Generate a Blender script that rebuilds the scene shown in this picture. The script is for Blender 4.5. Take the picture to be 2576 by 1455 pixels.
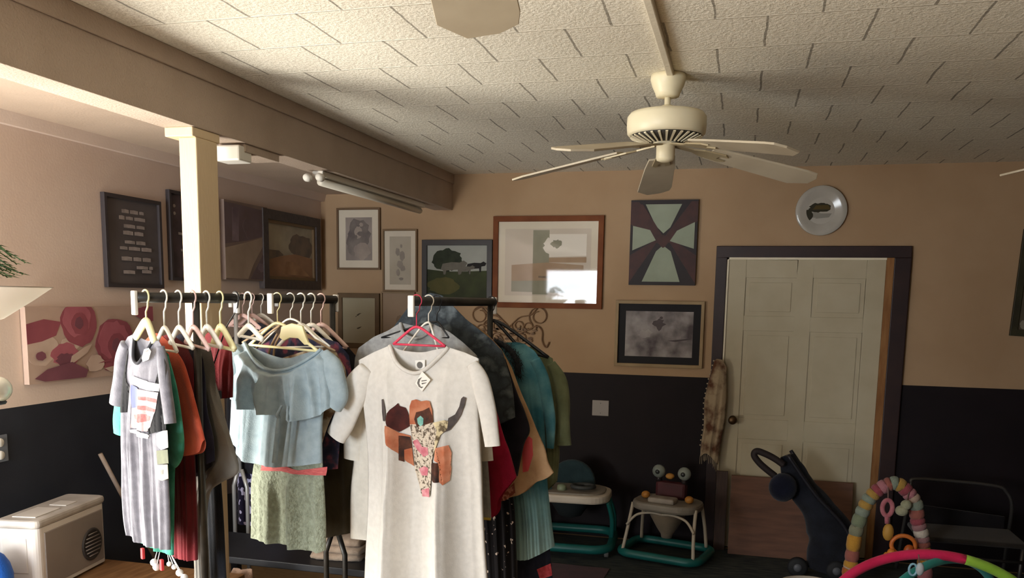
import bpy, bmesh, math, random
from mathutils import Vector, Matrix
from mathutils.bvhtree import BVHTree

S = bpy.context.scene
COL = S.collection
PI = math.pi
R = math.radians
for _o in list(bpy.data.objects):
    bpy.data.objects.remove(_o)

# ------------------------------------------------------------------ camera
YAW, PITCH, ROLL, FPX, PPY = .2571, -.13484, .01623, 2138.0, 1045.2
_f = Vector((-math.sin(YAW)*math.cos(PITCH), math.cos(YAW)*math.cos(PITCH), math.sin(PITCH)))
_r = Vector((math.cos(YAW), math.sin(YAW), 0))
_u = _r.cross(_f)
_r2 = math.cos(ROLL)*_r + math.sin(ROLL)*_u
_u2 = -math.sin(ROLL)*_r + math.cos(ROLL)*_u
cam = bpy.data.cameras.new('camera')
cam.sensor_fit = 'HORIZONTAL'
cam.sensor_width = 36
cam.lens = 36*FPX/2576
cam.shift_y = (PPY-727.5)/2576
cam.clip_start = .02
cam_o = bpy.data.objects.new('camera', cam)
COL.objects.link(cam_o)
M3 = Matrix((_r2, _u2, -_f)).transposed()
cam_o.matrix_world = Matrix.Translation((0, 0, 1.70)) @ M3.to_4x4()
S.camera = cam_o

# ------------------------------------------------------------------ light
S.view_settings.view_transform = 'Standard'
S.view_settings.look = 'None'
S.view_settings.gamma = 1
S.view_settings.use_curve_mapping = False
S.view_settings.exposure = 0.02
S.cycles.max_bounces = 8
S.cycles.diffuse_bounces = 5
world = bpy.data.worlds.new('sky')
world.use_nodes = True
S.world = world
wb = world.node_tree.nodes['Background']
wb.inputs[0].default_value = (.75, .86, 1.0, 1)
wb.inputs[1].default_value = 1.0

def area(name, loc, target, sx, sy, power, col, spread=180):
    l = bpy.data.lights.new(name, 'AREA')
    l.shape = 'RECTANGLE'; l.size = sx; l.size_y = sy
    l.energy = power; l.color = col; l.spread = R(spread)
    o = bpy.data.objects.new(name, l); COL.objects.link(o)
    o.location = loc
    o.rotation_euler = (Vector(target)-Vector(loc)).to_track_quat('-Z', 'Y').to_euler()
    return o
# daylight coming through the glazed door in the left wall and the shop windows in the front wall
area('daylight_door', (-3.06, 1.9, 1.05), (-.2, 2.2, 2.4), .8, 1.75, 135, (1, .96, .87))
area('daylight_window', (-2.45, -1.44, 1.5), (-2.9, 2, 1.5), 1.1, 1.35, 90, (.86, .93, 1), 140)
area('daylight_window_right', (-1.3, -1.44, 1.5), (-1.3, 3, 1.5), 1.0, 1.35, 8, (.9, .95, 1))
sun_l = bpy.data.lights.new('sun', 'SUN')
sun_l.energy = 13.0; sun_l.angle = R(2); sun_l.color = (1, .94, .82)
sun_o = bpy.data.objects.new('sun', sun_l); COL.objects.link(sun_o)
sun_o.rotation_euler = Vector((.12, .80, -.58)).to_track_quat('-Z', 'Y').to_euler()

# ------------------------------------------------------------------ materials
def lin(c):
    if isinstance(c, str):
        c = [int(c[i:i+2], 16)/255 for i in (0, 2, 4)]
    return tuple((v/12.92 if v <= .04045 else ((v+.055)/1.055)**2.4) for v in c)
MATS = {}
def mat(name, c, rough=.7, c2=None, scale=8, bump=0., bscale=60, metal=0., spec=.4, sheen=0., detail=4, lo=.35, hi=.65, c3=None, stretch=(1, 1, 1), dist=0.):
    if name in MATS: return MATS[name]
    m = bpy.data.materials.new(name); m.use_nodes = True
    nt = m.node_tree; N = nt.nodes; b = N['Principled BSDF']
    b.inputs['Roughness'].default_value = rough
    b.inputs['Metallic'].default_value = metal
    b.inputs['Specular IOR Level'].default_value = spec
    if sheen: b.inputs['Sheen Weight'].default_value = sheen
    tc = N.new('ShaderNodeTexCoord'); mp = N.new('ShaderNodeMapping')
    mp.inputs['Scale'].default_value = stretch
    nt.links.new(tc.outputs['Object'], mp.inputs[0])
    if c2:
        n = N.new('ShaderNodeTexNoise'); n.inputs['Scale'].default_value = scale; n.inputs['Detail'].default_value = detail
        n.inputs['Distortion'].default_value = dist
        r = N.new('ShaderNodeValToRGB')
        r.color_ramp.elements[0].position = lo; r.color_ramp.elements[0].color = (*lin(c), 1)
        r.color_ramp.elements[1].position = hi; r.color_ramp.elements[1].color = (*lin(c2), 1)
        if c3:
            e = r.color_ramp.elements.new((lo+hi)/2); e.color = (*lin(c3), 1)
        nt.links.new(mp.outputs[0], n.inputs['Vector']); nt.links.new(n.outputs[0], r.inputs[0])
        nt.links.new(r.outputs[0], b.inputs['Base Color'])
    else:
        b.inputs['Base Color'].default_value = (*lin(c), 1)
    if bump:
        n2 = N.new('ShaderNodeTexNoise'); n2.inputs['Scale'].default_value = bscale; n2.inputs['Detail'].default_value = 5
        bp = N.new('ShaderNodeBump'); bp.inputs['Strength'].default_value = bump; bp.inputs['Distance'].default_value = .01
        nt.links.new(mp.outputs[0], n2.inputs['Vector']); nt.links.new(n2.outputs[0], bp.inputs['Height'])
        nt.links.new(bp.outputs[0], b.inputs['Normal'])
    MATS[name] = m
    return m
def cloth(name, c, c2=None, scale=30, bump=.25, **k):
    return mat(name, c, .92, c2, scale, bump, k.pop('bscale', 220), spec=.15, sheen=.15, **k)

def glass_mat():
    m = bpy.data.materials.new('picture glass'); m.use_nodes = True
    nt = m.node_tree; N = nt.nodes; N.remove(N['Principled BSDF'])
    out = N['Material Output']
    t = N.new('ShaderNodeBsdfTransparent'); g = N.new('ShaderNodeBsdfGlossy'); g.inputs['Roughness'].default_value = .03
    fr = N.new('ShaderNodeFresnel'); fr.inputs[0].default_value = 1.33
    mx = N.new('ShaderNodeMixShader')
    nt.links.new(fr.outputs[0], mx.inputs[0]); nt.links.new(t.outputs[0], mx.inputs[1]); nt.links.new(g.outputs[0], mx.inputs[2])
    nt.links.new(mx.outputs[0], out.inputs[0])
    return m
GLASS = glass_mat()

def ceiling_mat():
    m = bpy.data.materials.new('ceiling fibre tiles'); m.use_nodes = True
    nt = m.node_tree; N = nt.nodes; L = nt.links; b = N['Principled BSDF']
    b.inputs['Roughness'].default_value = .85; b.inputs['Specular IOR Level'].default_value = .3
    geo = N.new('ShaderNodeNewGeometry'); sp = N.new('ShaderNodeSeparateXYZ')
    L.new(geo.outputs['Position'], sp.inputs[0])
    def mth(op, a, bb=None, c=None):
        n = N.new('ShaderNodeMath'); n.operation = op
        for i, v in enumerate((a, bb, c)):
            if v is None: continue
            if isinstance(v, (int, float)): n.inputs[i].default_value = v
            else: L.new(v, n.inputs[i])
        return n.outputs[0]
    nz = N.new('ShaderNodeTexNoise'); nz.inputs['Scale'].default_value = 5; nz.inputs['Detail'].default_value = 6
    L.new(geo.outputs['Position'], nz.inputs['Vector'])
    wob = mth('MULTIPLY', mth('SUBTRACT', nz.outputs[0], .5), .02)
    v = mth('DIVIDE', mth('SUBTRACT', sp.outputs[1], 2.908), .327)
    row = mth('FLOOR', v); fv = mth('SUBTRACT', v, row)
    odd = mth('MODULO', mth('ADD', row, 100.), 2.)
    u0 = mth('ADD', mth('DIVIDE', mth('SUBTRACT', mth('ADD', sp.outputs[0], wob), .04), .323), mth('MULTIPLY', odd, .5))
    u = mth('ADD', u0, 100.)
    fu = mth('SUBTRACT', u, mth('FLOOR', u))
    du = mth('MULTIPLY', mth('MINIMUM', fu, mth('SUBTRACT', 1., fu)), .323)
    dv = mth('MULTIPLY', mth('MINIMUM', fv, mth('SUBTRACT', 1., fv)), .327)
    butt = mth('LESS_THAN', du, mth('ADD', .0022, mth('MULTIPLY', nz.outputs[0], .004)))
    ridge = mth('SUBTRACT', 1., mth('MINIMUM', mth('DIVIDE', dv, .006), 1.))
    n2 = N.new('ShaderNodeTexNoise'); n2.inputs['Scale'].default_value = 90; n2.inputs['Detail'].default_value = 6
    L.new(geo.outputs['Position'], n2.inputs['Vector'])
    r = N.new('ShaderNodeValToRGB')
    r.color_ramp.elements[0].position = .3; r.color_ramp.elements[0].color = (*lin('dad2c0'), 1)
    r.color_ramp.elements[1].position = .6; r.color_ramp.elements[1].color = (*lin('ece5d5'), 1)
    L.new(n2.outputs[0], r.inputs[0])
    mx = N.new('ShaderNodeMix'); mx.data_type = 'RGBA'
    L.new(mth('MULTIPLY', butt, .62), mx.inputs[0]); L.new(r.outputs[0], mx.inputs[6]); mx.inputs[7].default_value = (*lin('4a4032'), 1)
    L.new(mx.outputs[2], b.inputs['Base Color'])
    h = mth('ADD', mth('MULTIPLY', n2.outputs[0], .9), mth('SUBTRACT', mth('MULTIPLY', ridge, .7), mth('MULTIPLY', butt, 1.)))
    bp = N.new('ShaderNodeBump'); bp.inputs['Strength'].default_value = .45; bp.inputs['Distance'].default_value = .012
    L.new(h, bp.inputs['Height']); L.new(bp.outputs[0], b.inputs['Normal'])
    return m

# ------------------------------------------------------------------ mesh helpers
class MB:
    def __init__(s): s.v = []; s.f = []; s.m = []; s.smooth = []
    def add(s, vs, fs, mi=0, sm=False):
        o = len(s.v); s.v += [tuple(x) for x in vs]
        for f in fs:
            s.f.append([o+i for i in f]); s.m.append(mi); s.smooth.append(sm)
        return s
    def box(s, a, b, mi=0):
        x0, y0, z0 = a; x1, y1, z1 = b
        s.add([(x0,y0,z0),(x1,y0,z0),(x1,y1,z0),(x0,y1,z0),(x0,y0,z1),(x1,y0,z1),(x1,y1,z1),(x0,y1,z1)],
              [(3,2,1,0),(4,5,6,7),(0,1,5,4),(1,2,6,5),(2,3,7,6),(3,0,4,7)], mi); return s
    def tube(s, pts, rad, n=10, mi=0, closed=False, cap=True, flat=(1, 1)):
        pts = [Vector(p) for p in pts]; k = len(pts)
        rads = rad if isinstance(rad, (list, tuple)) else [rad]*k
        rings = []; up = Vector((0, 0, 1)); prev = None
        for i, p in enumerate(pts):
            if closed: t = pts[(i+1) % k]-pts[i-1]
            else: t = pts[min(i+1, k-1)]-pts[max(i-1, 0)]
            t.normalize()
            if prev is None:
                a = up if abs(t.z) < .9 else Vector((1, 0, 0))
                nx = t.cross(a).normalized()
            else:
                nx = (prev-t*prev.dot(t)).normalized()
            prev = nx; ny = t.cross(nx)
            rings.append([p+(nx*math.cos(2*PI*j/n)*flat[0]+ny*math.sin(2*PI*j/n)*flat[1])*rads[i] for j in range(n)])
        vs = [q for r in rings for q in r]; fs = []
        for i in range(k if closed else k-1):
            a = i*n; b = ((i+1) % k)*n
            for j in range(n): fs.append((a+j, a+(j+1) % n, b+(j+1) % n, b+j))
        if cap and not closed: fs += [tuple(range(n))[::-1], tuple((k-1)*n+j for j in range(n))]
        s.add(vs, fs, mi, True); return s
    def lathe(s, prof, n=28, c=(0, 0, 0), mi=0, axis='z'):
        vs = []; fs = []
        for r, z in prof:
            for j in range(n):
                a = 2*PI*j/n; x, y = r*math.cos(a), r*math.sin(a)
                p = (x, y, z) if axis == 'z' else (x, -z, y) if axis == 'y' else (z, x, y)
                vs.append((p[0]+c[0], p[1]+c[1], p[2]+c[2]))
        for i in range(len(prof)-1):
            for j in range(n): fs.append((i*n+j, i*n+(j+1) % n, (i+1)*n+(j+1) % n, (i+1)*n+j))
        fs.append(tuple(range(n))[::-1]); fs.append(tuple((len(prof)-1)*n+j for j in range(n)))
        s.add(vs, fs, mi, True); return s
    def prism(s, poly, y0, y1, mi=0):
        """polygon in local x,z extruded along y"""
        n = len(poly)
        vs = [(x, y0, z) for x, z in poly]+[(x, y1, z) for x, z in poly]
        s.add(vs, [tuple(range(n)), tuple(range(n, 2*n))[::-1]]+[(i, n+i, n+(i+1) % n, (i+1) % n) for i in range(n)], mi); return s
    def slab(s, poly, z0, z1, mi=0):
        n = len(poly)
        vs = [(x, y, z0) for x, y in poly]+[(x, y, z1) for x, y in poly]
        s.add(vs, [tuple(range(n))[::-1], tuple(range(n, 2*n))]+[(i, (i+1) % n, n+(i+1) % n, n+i) for i in range(n)], mi); return s
    def ball(s, c, r, n=14, mi=0):
        if not isinstance(r, (tuple, list)): r = (r, r, r)
        vs = []; fs = []; h = n//2
        for i in range(h+1):
            t = PI*i/h
            for j in range(n):
                a = 2*PI*j/n
                vs.append((c[0]+r[0]*math.sin(t)*math.cos(a), c[1]+r[1]*math.sin(t)*math.sin(a), c[2]+r[2]*math.cos(t)))
        for i in range(h):
            for j in range(n): fs.append((i*n+j, (i+1)*n+j, (i+1)*n+(j+1) % n, i*n+(j+1) % n))
        s.add(vs, fs, mi, True); return s
    def build(s, name, mats, parent=None, loc=None, rotz=0, bevel=0, sub=0, merge=True, smooth=None):
        me = bpy.data.meshes.new(name); me.from_pydata(s.v, [], s.f)
        for p, mi, sm in zip(me.polygons, s.m, s.smooth):
            p.material_index = mi; p.use_smooth = sm if smooth is None else smooth
        bm = bmesh.new(); bm.from_mesh(me)
        if merge: bmesh.ops.remove_doubles(bm, verts=bm.verts, dist=1e-5)
        bmesh.ops.recalc_face_normals(bm, faces=bm.faces)
        bm.to_mesh(me); bm.free()
        for m in (mats if isinstance(mats, (list, tuple)) else [mats]): me.materials.append(m)
        o = bpy.data.objects.new(name, me); COL.objects.link(o)
        if parent: o.parent = parent
        if loc: o.location = loc
        if rotz: o.rotation_euler.z = rotz
        if bevel:
            b = o.modifiers.new('bevel', 'BEVEL'); b.width = bevel; b.segments = 2; b.limit_method = 'ANGLE'
        if sub:
            b = o.modifiers.new('sub', 'SUBSURF'); b.levels = sub; b.render_levels = sub
        return o
def tag(o, label, cat, group=None):
    o['label'] = label; o['category'] = cat
    if group: o['group'] = group
    return o
def thing(name, label, cat, loc=(0, 0, 0), rotz=0, group=None):
    o = bpy.data.objects.new(name, None); COL.objects.link(o); o.empty_display_size = .05
    o.location = loc; o.rotation_euler = (0, 0, rotz)
    return tag(o, label, cat, group)
def struct(o):
    o['kind'] = 'structure'; return o
def dup(root, loc, rotz, label):
    r = root.copy(); COL.objects.link(r); r.location = loc; r.rotation_euler = (0, 0, rotz); r['label'] = label
    for ch in list(root.children):
        c = ch.copy(); COL.objects.link(c); c.parent = r
        for g in ch.children:
            d = g.copy(); COL.objects.link(d); d.parent = c
    return r
def arc(cx, cz, r, a0, a1, n=12):
    return [(cx+r*math.cos(R(a0+(a1-a0)*i/n)), cz+r*math.sin(R(a0+(a1-a0)*i/n))) for i in range(n+1)]
def smooth_pts(pts, n=6, closed=False):
    """Catmull-Rom through points of any dimension"""
    P = [tuple(p) for p in pts]; k = len(P); out = []
    rng = range(k) if closed else range(k-1)
    for i in rng:
        p0 = P[(i-1) % k] if closed or i > 0 else P[0]
        p1 = P[i]; p2 = P[(i+1) % k]
        p3 = P[(i+2) % k] if closed or i+2 < k else P[-1]
        for j in range(n):
            t = j/n
            out.append(tuple(.5*((2*b)+(-a+c)*t+(2*a-5*b+4*c-d)*t*t+(-a+3*b-3*c+d)*t**3) for a, b, c, d in zip(p0, p1, p2, p3)))
    if not closed: out.append(P[-1])
    return out

# ================================================================== THE ROOM
H = 2.594
XL, XR, YB, YF = -3.1, 3.3, 6.0, -1.5
WZ = 1.19
m_wall = mat('tan wall paint', 'a98a69', .8, 'b09271', 3, .06, 90)
m_wallL = mat('lifted pinkish tan paint', 'd4c0b2', .8, 'd8c6b9', 3, .06, 90)  # pinker paint, lightened further in place of missing daylight
m_dark = mat('dark wainscot paint', '160f12', .6, '1b1316', 4, .05, 60, spec=.2)
m_darkL = mat('slate wainscot paint', '26282f', .55, '2d3037', 4, .05, 60, spec=.3)
m_ceil = ceiling_mat()
m_beam = mat('beige beam paint', 'b3a191', .8, 'bba999', 5, .35, 120)
m_cream = mat('cream gloss paint', 'efe3c8', .55, 'e9dcc0', 14, .1, 60)
m_trim = mat('dark brown trim', '2a1b1c', .45, '33211f', 9)

def wall(name, mb, mats): return struct(mb.build(name, mats))
# back wall, painted dark below the line
mb = MB().box((XL-.15, YB, WZ), (XR+.15, YB+.15, H+.05), 0).box((XL-.15, YB, 0), (XR+.15, YB+.15, WZ), 1)
wall('wall_back', mb, [m_wall, m_dark])
# left wall with the glazed door opening (outside the frame) that lets the daylight in
mb = MB()
DY0, DY1, DZ1 = .7, 2.4, 2.05
for (a, b, z0, z1) in ((YF, DY0, 0, WZ), (DY1, YB, 0, WZ)):
    mb.box((XL-.15, a, z0), (XL, b, z1), 1)
for (a, b, z0, z1) in ((YF, DY0, WZ, H), (DY1, YB, WZ, H), (DY0, DY1, DZ1, H)):
    mb.box((XL-.15, a, z0), (XL, b, z1), 0)
wall('wall_left', mb, [m_wallL, m_darkL])
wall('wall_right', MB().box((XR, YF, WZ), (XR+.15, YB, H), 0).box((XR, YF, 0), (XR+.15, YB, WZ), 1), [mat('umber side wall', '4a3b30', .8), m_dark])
# front wall with the shop window
mb = MB()
WX0, WX1, WZ0, WZ1 = -3.03, -.75, .75, 2.2
mb.box((XL-.15, YF-.15, 0), (XR+.15, YF, WZ0), 1).box((XL-.15, YF-.15, WZ1), (XR+.15, YF, H+.05), 0)
mb.box((XL-.15, YF-.15, WZ0), (WX0, YF, WZ1), 0).box((WX1, YF-.15, WZ0), (XR+.15, YF, WZ1), 0)
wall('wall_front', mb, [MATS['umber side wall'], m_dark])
fw = struct(MB().box((WX0, YF-.1, WZ0), (WX0+.05, YF-.04, WZ1)).box((WX1-.05, YF-.1, WZ0), (WX1, YF-.04, WZ1))
    .box((WX0, YF-.1, WZ0), (WX1, YF-.04, WZ0+.05)).box((WX0, YF-.1, WZ1-.05), (WX1, YF-.04, WZ1))
    .box(((WX0+WX1)/2-.025, YF-.1, WZ0), ((WX0+WX1)/2+.025, YF-.04, WZ1)).build('window_1', m_cream))
dw = struct(MB().box((XL-.1, DY0, 0), (XL-.05, DY0+.06, DZ1)).box((XL-.1, DY1-.06, 0), (XL-.05, DY1, DZ1))
    .box((XL-.1, DY0, DZ1-.06), (XL-.05, DY1, DZ1)).box((XL-.1, DY0, 0), (XL-.05, DY1, .08))
    .box((XL-.1, (DY0+DY1)/2-.04, 0), (XL-.05, (DY0+DY1)/2+.04, DZ1)).build('door_2', m_cream))

MB().box((WX0+.05, YF-.074, WZ0+.05), ((WX0+WX1)/2-.025, YF-.068, WZ1-.05)).build('window_pane', GLASS, fw)
MB().box(((WX0+WX1)/2+.025, YF-.074, WZ0+.05), (WX1-.05, YF-.068, WZ1-.05)).build('window_pane', GLASS, fw)
MB().box((XL-.078, DY0+.06, .08), (XL-.072, (DY0+DY1)/2-.04, DZ1-.06)).build('door_pane', GLASS, dw)
MB().box((XL-.078, (DY0+DY1)/2+.04, .08), (XL-.072, DY1-.06, DZ1-.06)).build('door_pane', GLASS, dw)
# ceiling: main field and the lower left bay
mb = MB().box((-2.12, YF, H), (XR, YB, H+.08), 0)
ceil = struct(mb.build('ceiling', m_ceil))
bay = struct(MB().box((XL, YF, 2.467), (-2.15, YB, 2.55)).build('ceiling_bay', mat('bay ceiling paint', 'c3af9c', .85, 'cab6a3', 5, .15, 90)))
# floor, its tan put in to bounce sunlight onto the ceiling
def floor_mat():
    m = mat('sun-bouncing tan floor', 'a48c6c', .5, '8d7658', 5, .1, 30, lo=.3, hi=.7, stretch=(3, 10, 1))
    return m
struct(MB().box((XL, YF, -.06), (XR, YB, 0)).build('floor', floor_mat()))
struct(MB().box((-40, -40, -.3), (40, 40, -.2)).build('ground', mat('pale concrete outside', 'b9b2a4', .9, 'a8a194', 2)))

# beam, crown, post
BX0, BX1 = -2.19, -2.05
mb = MB().box((BX0, YF, 2.34), (BX1, YB, H)).box((BX1, YF, 2.525), (BX1+.012, YB, H))
struct(mb.build('trim_1', m_beam, bevel=.003))
struct(MB().prism([(XL, 2.414), (XL+.03, 2.414), (XL+.045, 2.467), (XL, 2.467)], YF, YB).build('trim_2', m_wallL))
mb = MB().box((-2.132, 2.96, 0), (-2.055, 3.1, 2.304)).box((-2.18, 2.94, 2.304), (-2.056, 3.12, 2.34))
struct(mb.build('trim_3', mat('cream painted post', 'f3e0c2', .6, 'dcc5a2', 3, .12, 26, lo=.2, hi=.35, stretch=(6, 6, 1)), bevel=.004))
# surface raceway feeding the fan
struct(MB().box((-.318, YF, H-.022), (-.29, 3.5, H+.001)).build('trim_4', mat('painted raceway', 'dcd2bd', .7, bump=.15), bevel=.004))

# ------------------------------------------------------------------ door in the back wall
dTL, dTR = (-0.1663,6.0,2.0659), (1.0469,6.0,2.0989)
ox0, ox1, oz = dTL[0], dTR[0], (dTL[2]+dTR[2])/2
ix0, ix1, iz = -0.093, 0.9481, oz-.075
mb = MB().box((ox0, YB-.03, 0), (ix0, YB+.01, iz)).box((ix1, YB-.03, 0), (ox1, YB+.01, iz)).box((ox0, YB-.03, iz), (ox1, YB+.01, oz))
struct(mb.build('trim_5', m_trim, bevel=.004))
m_jamb = mat('orange wood jamb', '9a6c3c', .55, '835427', 5, stretch=(8, 8, 1))
struct(MB().box((ix1-.045, YB-.02, 0), (ix1, YB+.02, iz)).build('trim_6', m_jamb))
struct(MB().box((ix0, YB-.022, 0), (ix0+.012, YB+.01, iz)).box((ix0, YB-.022, iz-.014), (ix1-.045, YB+.01, iz)).build('trim_7', m_cream))
m_door = mat('cream door paint', 'bcb095', .5, 'b5a88c', 6)
dx0, dx1 = ix0+.012, ix1-.045
dz1 = iz-.014
mb = MB(); fy = YB-.012
mb.box((dx0, fy+.006, .01), (dx1, YB+.01, dz1))
W_ = dx1-dx0
st = .115; mid = .10
cols = [(dx0+st, (dx0+dx1)/2-mid/2), ((dx0+dx1)/2+mid/2, dx1-st)]
rows = [(.24, .78), (.92, 1.52), (1.62, dz1-.12)]
# stiles and rails stand proud, raised fields inside
for (a, b) in ((dx0, dx0+st), ((dx0+dx1)/2-mid/2, (dx0+dx1)/2+mid/2), (dx1-st, dx1)): mb.box((a, fy, .01), (b, fy+.006, dz1))
for (a, b) in cols:
    zs = [.01]+[z for r_ in rows for z in r_]+[dz1]
    for i in range(0, len(zs), 2): mb.box((a, fy, zs[i]), (b, fy+.006, zs[i+1]))
    for (z0, z1) in rows:
        mb.box((a+.03, fy+.001, z0+.03), (b-.03, fy+.006, z1-.03))
door = struct(mb.build('door_1', m_door, bevel=.003))
kx, _, kz = (-0.0049,5.97,0.9116)
MB().lathe([(.004, 0), (.026, .002), (.026, .008), (.012, .012), (.012, .035), (.027, .045), (.03, .06), (.02, .072), (.002, .074)], 20, (kx, fy, kz), axis='y').build('door_knob', mat('aged brass', '5c4630', .35, metal=.8), parent=door)

# ================================================================== CEILING FANS
m_fan = mat('ivory fan enamel', 'eee3c4', .4, 'e8dcbb', 6)
m_blade = mat('dusty cream fan blade', 'c4b8a1', .5, 'b8ab94', 7)
m_vent = mat('dark fan vent', '3a352d', .6)
m_brassy = mat('worn fan iron', 'b9a988', .4, metal=.3)
def make_fan(label, loc, rz):
    t = thing('ceiling_fan', label, 'ceiling fan', loc, rz, 'white five-blade ceiling fans')
    MB().lathe([(.03, 0), (.068, -.002), (.07, -.02), (.062, -.045), (.05, -.07), (.045, -.085), (.02, -.088)], 28).build('canopy', m_fan, t)
    MB().tube([(0, 0, -.08), (0, 0, -.15)], .012, 14).build('downrod', m_fan, t)
    MB().lathe([(.02, -.118), (.03, -.125), (.03, -.14), (.11, -.142), (.145, -.15), (.156, -.165), (.157, -.2), (.154, -.228), (.146, -.236), (.06, -.236)], 48).build('motor_housing', m_fan, t)
    mb = MB().lathe([(.14, -.234), (.142, -.238), (.075, -.262), (.05, -.262)], 48, mi=1)
    for k in range(30):
        a = 2*PI*k/30; ca, sa = math.cos(a), math.sin(a)
        p = [Vector((ca*r_-sa*w_, sa*r_+ca*w_, z_)) for r_, w_, z_ in ((.142, -.005, -.239), (.142, .005, -.239), (.078, .003, -.264), (.078, -.003, -.264))]
        q = [v+Vector((0, 0, -.004)) for v in p]
        mb.add(p+q, [(0,1,2,3),(7,6,5,4),(0,4,5,1),(1,5,6,2),(2,6,7,3),(3,7,4,0)], 0)
    mb.build('vent_ring', [m_fan, m_vent], t)
    MB().lathe([(.02, -.255), (.05, -.258), (.052, -.27), (.037, -.272), (.037, -.318), (.034, -.33), (.018, -.336), (.004, -.337)], 28).build('switch_housing', m_fan, t)
    for k in range(5):
        a = 98+1.36+72*k
        # blade in its own frame: along +x, pitched and drooping
        out = [(.19, -.055), (.30, -.066), (.60, -.08), (.645, -.074), (.668, -.035), (.668, .03), (.60, .08), (.30, .066), (.19, .055)]
        mt = Matrix.Rotation(R(a), 4, 'Z') @ Matrix.Translation((0, 0, -.256)) @ Matrix.Rotation(R(10.6), 4, 'Y') @ Matrix.Rotation(R(PITCHSIGN*9), 4, 'X')
        mb = MB().slab(out, -.004, .004); mb.v = [tuple(mt @ Vector(v)) for v in mb.v]
        bl = mb.build('blade', m_blade, t, bevel=.0015)
        mb = MB().slab([(.045, -.014), (.12, -.012), (.16, -.03), (.25, -.038), (.27, -.02), (.23, -.012), (.23, .012), (.27, .02), (.25, .038), (.16, .03), (.12, .012), (.045, .014)], -.011, -.005)
        mb.v = [tuple(mt @ Vector(v)) for v in mb.v]
        mb.build('blade_iron', m_brassy, bl)
    return t
PITCHSIGN = -1
fan = make_fan('white five-blade ceiling fan hanging whole in view, below the end of the ceiling raceway', (-.316, 3.55, H), 0)
dup(fan, (-.40, 1.03, H), R(100-99.4), 'white ceiling fan nearest the viewer, only one blade tip showing at top')
dup(fan, (1.56, 3.52, H), R(155-99.4), 'white ceiling fan at far right, only a blade tip showing by the wall')

# ================================================================== UNDER THE BEAM
m_white = mat('white plastic', 'e6e2d8', .4)
p0 = (-2.099,3.4075,2.34)
t = thing('junction_box', 'small white box fixture under the beam, just behind the post', 'light fixture', (-2.12, 3.47, 2.34))
MB().box((-.07, -.16, -.035), (.06, .12, 0)).build('housing', m_beam, t, bevel=.004)
MB().box((-.065, -.20, -.075), (.055, -.1, -.01)).build('cover', m_white, t, bevel=.008)
t = thing('tube_light', 'white strip light with a bare tube along the underside of the beam', 'light fixture', (-2.12, 4.05, 2.34))
MB().box((-.03, .02, -.03), (.03, 1.5, 0)).build('channel', m_white, t, bevel=.004)
MB().tube([(0, .05, -.052), (0, 1.47, -.052)], .02, 14).build('tube', mat('unlit tube glass', 'd8d2c4', .25), t)
for sx in (-.035, .035):
    MB().lathe([(.012, 0), (.02, .004), (.021, .03), (.014, .045), (.004, .047)], 16, (sx, .0, -.04), axis='y').build('lamp_holder', m_white, t)

# ================================================================== PICTURES
def quad_art(mb, shapes, w, h, y=-.0015):
    """flat painted shapes: (material index, [(u, v)...]) with u, v in 0..1 on the sheet"""
    for k, (mi, pts) in enumerate(shapes):
        pts = [((u-.5)*w, (v-.5)*h) for u, v in pts]
        mb.prism(pts, y-.0004*k-.0004, y-.0004*k+.0002, mi)
def blob(cx, cy, rx, ry, n=22, jit=.15, seed=0, a0=0):
    rn = random.Random(seed)
    return [(cx+rx*math.cos(2*PI*i/n+a0)*(1+rn.uniform(-jit, jit)), cy+ry*math.sin(2*PI*i/n+a0)*(1+rn.uniform(-jit, jit))) for i in range(n)]
def frame_mesh(w, h, fw, d, lip=.0):
    mb = MB(); W2, H2 = w/2, h/2; a, b = W2-fw, H2-fw
    for poly in ([(-W2, H2), (W2, H2), (a, b), (-a, b)], [(W2, H2), (W2, -H2), (a, -b), (a, b)], [(W2, -H2), (-W2, -H2), (-a, -b), (a, -b)], [(-W2, -H2), (-W2, H2), (-a, b), (-a, -b)]):
        mb.prism(poly, -d, 0)
    return mb
def picture(name, label, wallname, geo, fw, fm, art_mats, shapes=(), matw=0, mat_m=None, d=.025, glass=False, tilt=0, cat='picture', inner=None, group=None):
    c, cz, w, h = geo
    if wallname == 'back': loc, rz = (c, YB-.002, cz), 0
    else: loc, rz = (XL+.002, c, cz), R(90)
    group = group or {'picture': 'pictures on the %s wall' % wallname, 'sign': 'dark signs on the left wall'}.get(cat)
    t = thing(name, label, cat, loc, rz, group)
    if tilt: t.rotation_euler.y = R(tilt)
    if fw:
        frame_mesh(w, h, fw, d).build('frame', fm, t, bevel=.002)
        w2, h2 = w-2*fw, h-2*fw
        if inner:
            iw, im = inner
            frame_mesh(w2, h2, iw, d*.7).build('liner', im, t); w2 -= 2*iw; h2 -= 2*iw
        dep = -.010
    else:
        w2, h2 = w, h; dep = -d
    if matw:
        MB().box((-w2/2, dep+.001, -h2/2), (w2/2, -.003, h2/2)).build('mat_board', mat_m, t)
        w2 -= 2*matw; h2 -= 2*matw
    mb = MB()
    y0 = dep if not matw else dep
    mb.box((-w2/2, y0, -h2/2), (w2/2, -.002, h2/2), 0)
    quad_art(mb, shapes, w2, h2, y0-.0004)
    mb.build('artwork' if fw else 'canvas', art_mats, t)
    if glass:
        MB().box((-(w/2-fw), -.0205, -(h/2-fw)), (w/2-fw, -.0185, h/2-fw)).build('glass', GLASS, t)
    return t
art = lambda n, *a, **k: mat(n, *a, **k)
m_black = mat('black frame', '3a3436', .6)
m_dkwood = mat('dark carved frame', '3d3536', .5, '4d423e', 30, .2, 60)
m_mat = mat('warm white mat board', 'd8ccb8', .85, 'd2c5b0', 3)
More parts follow.
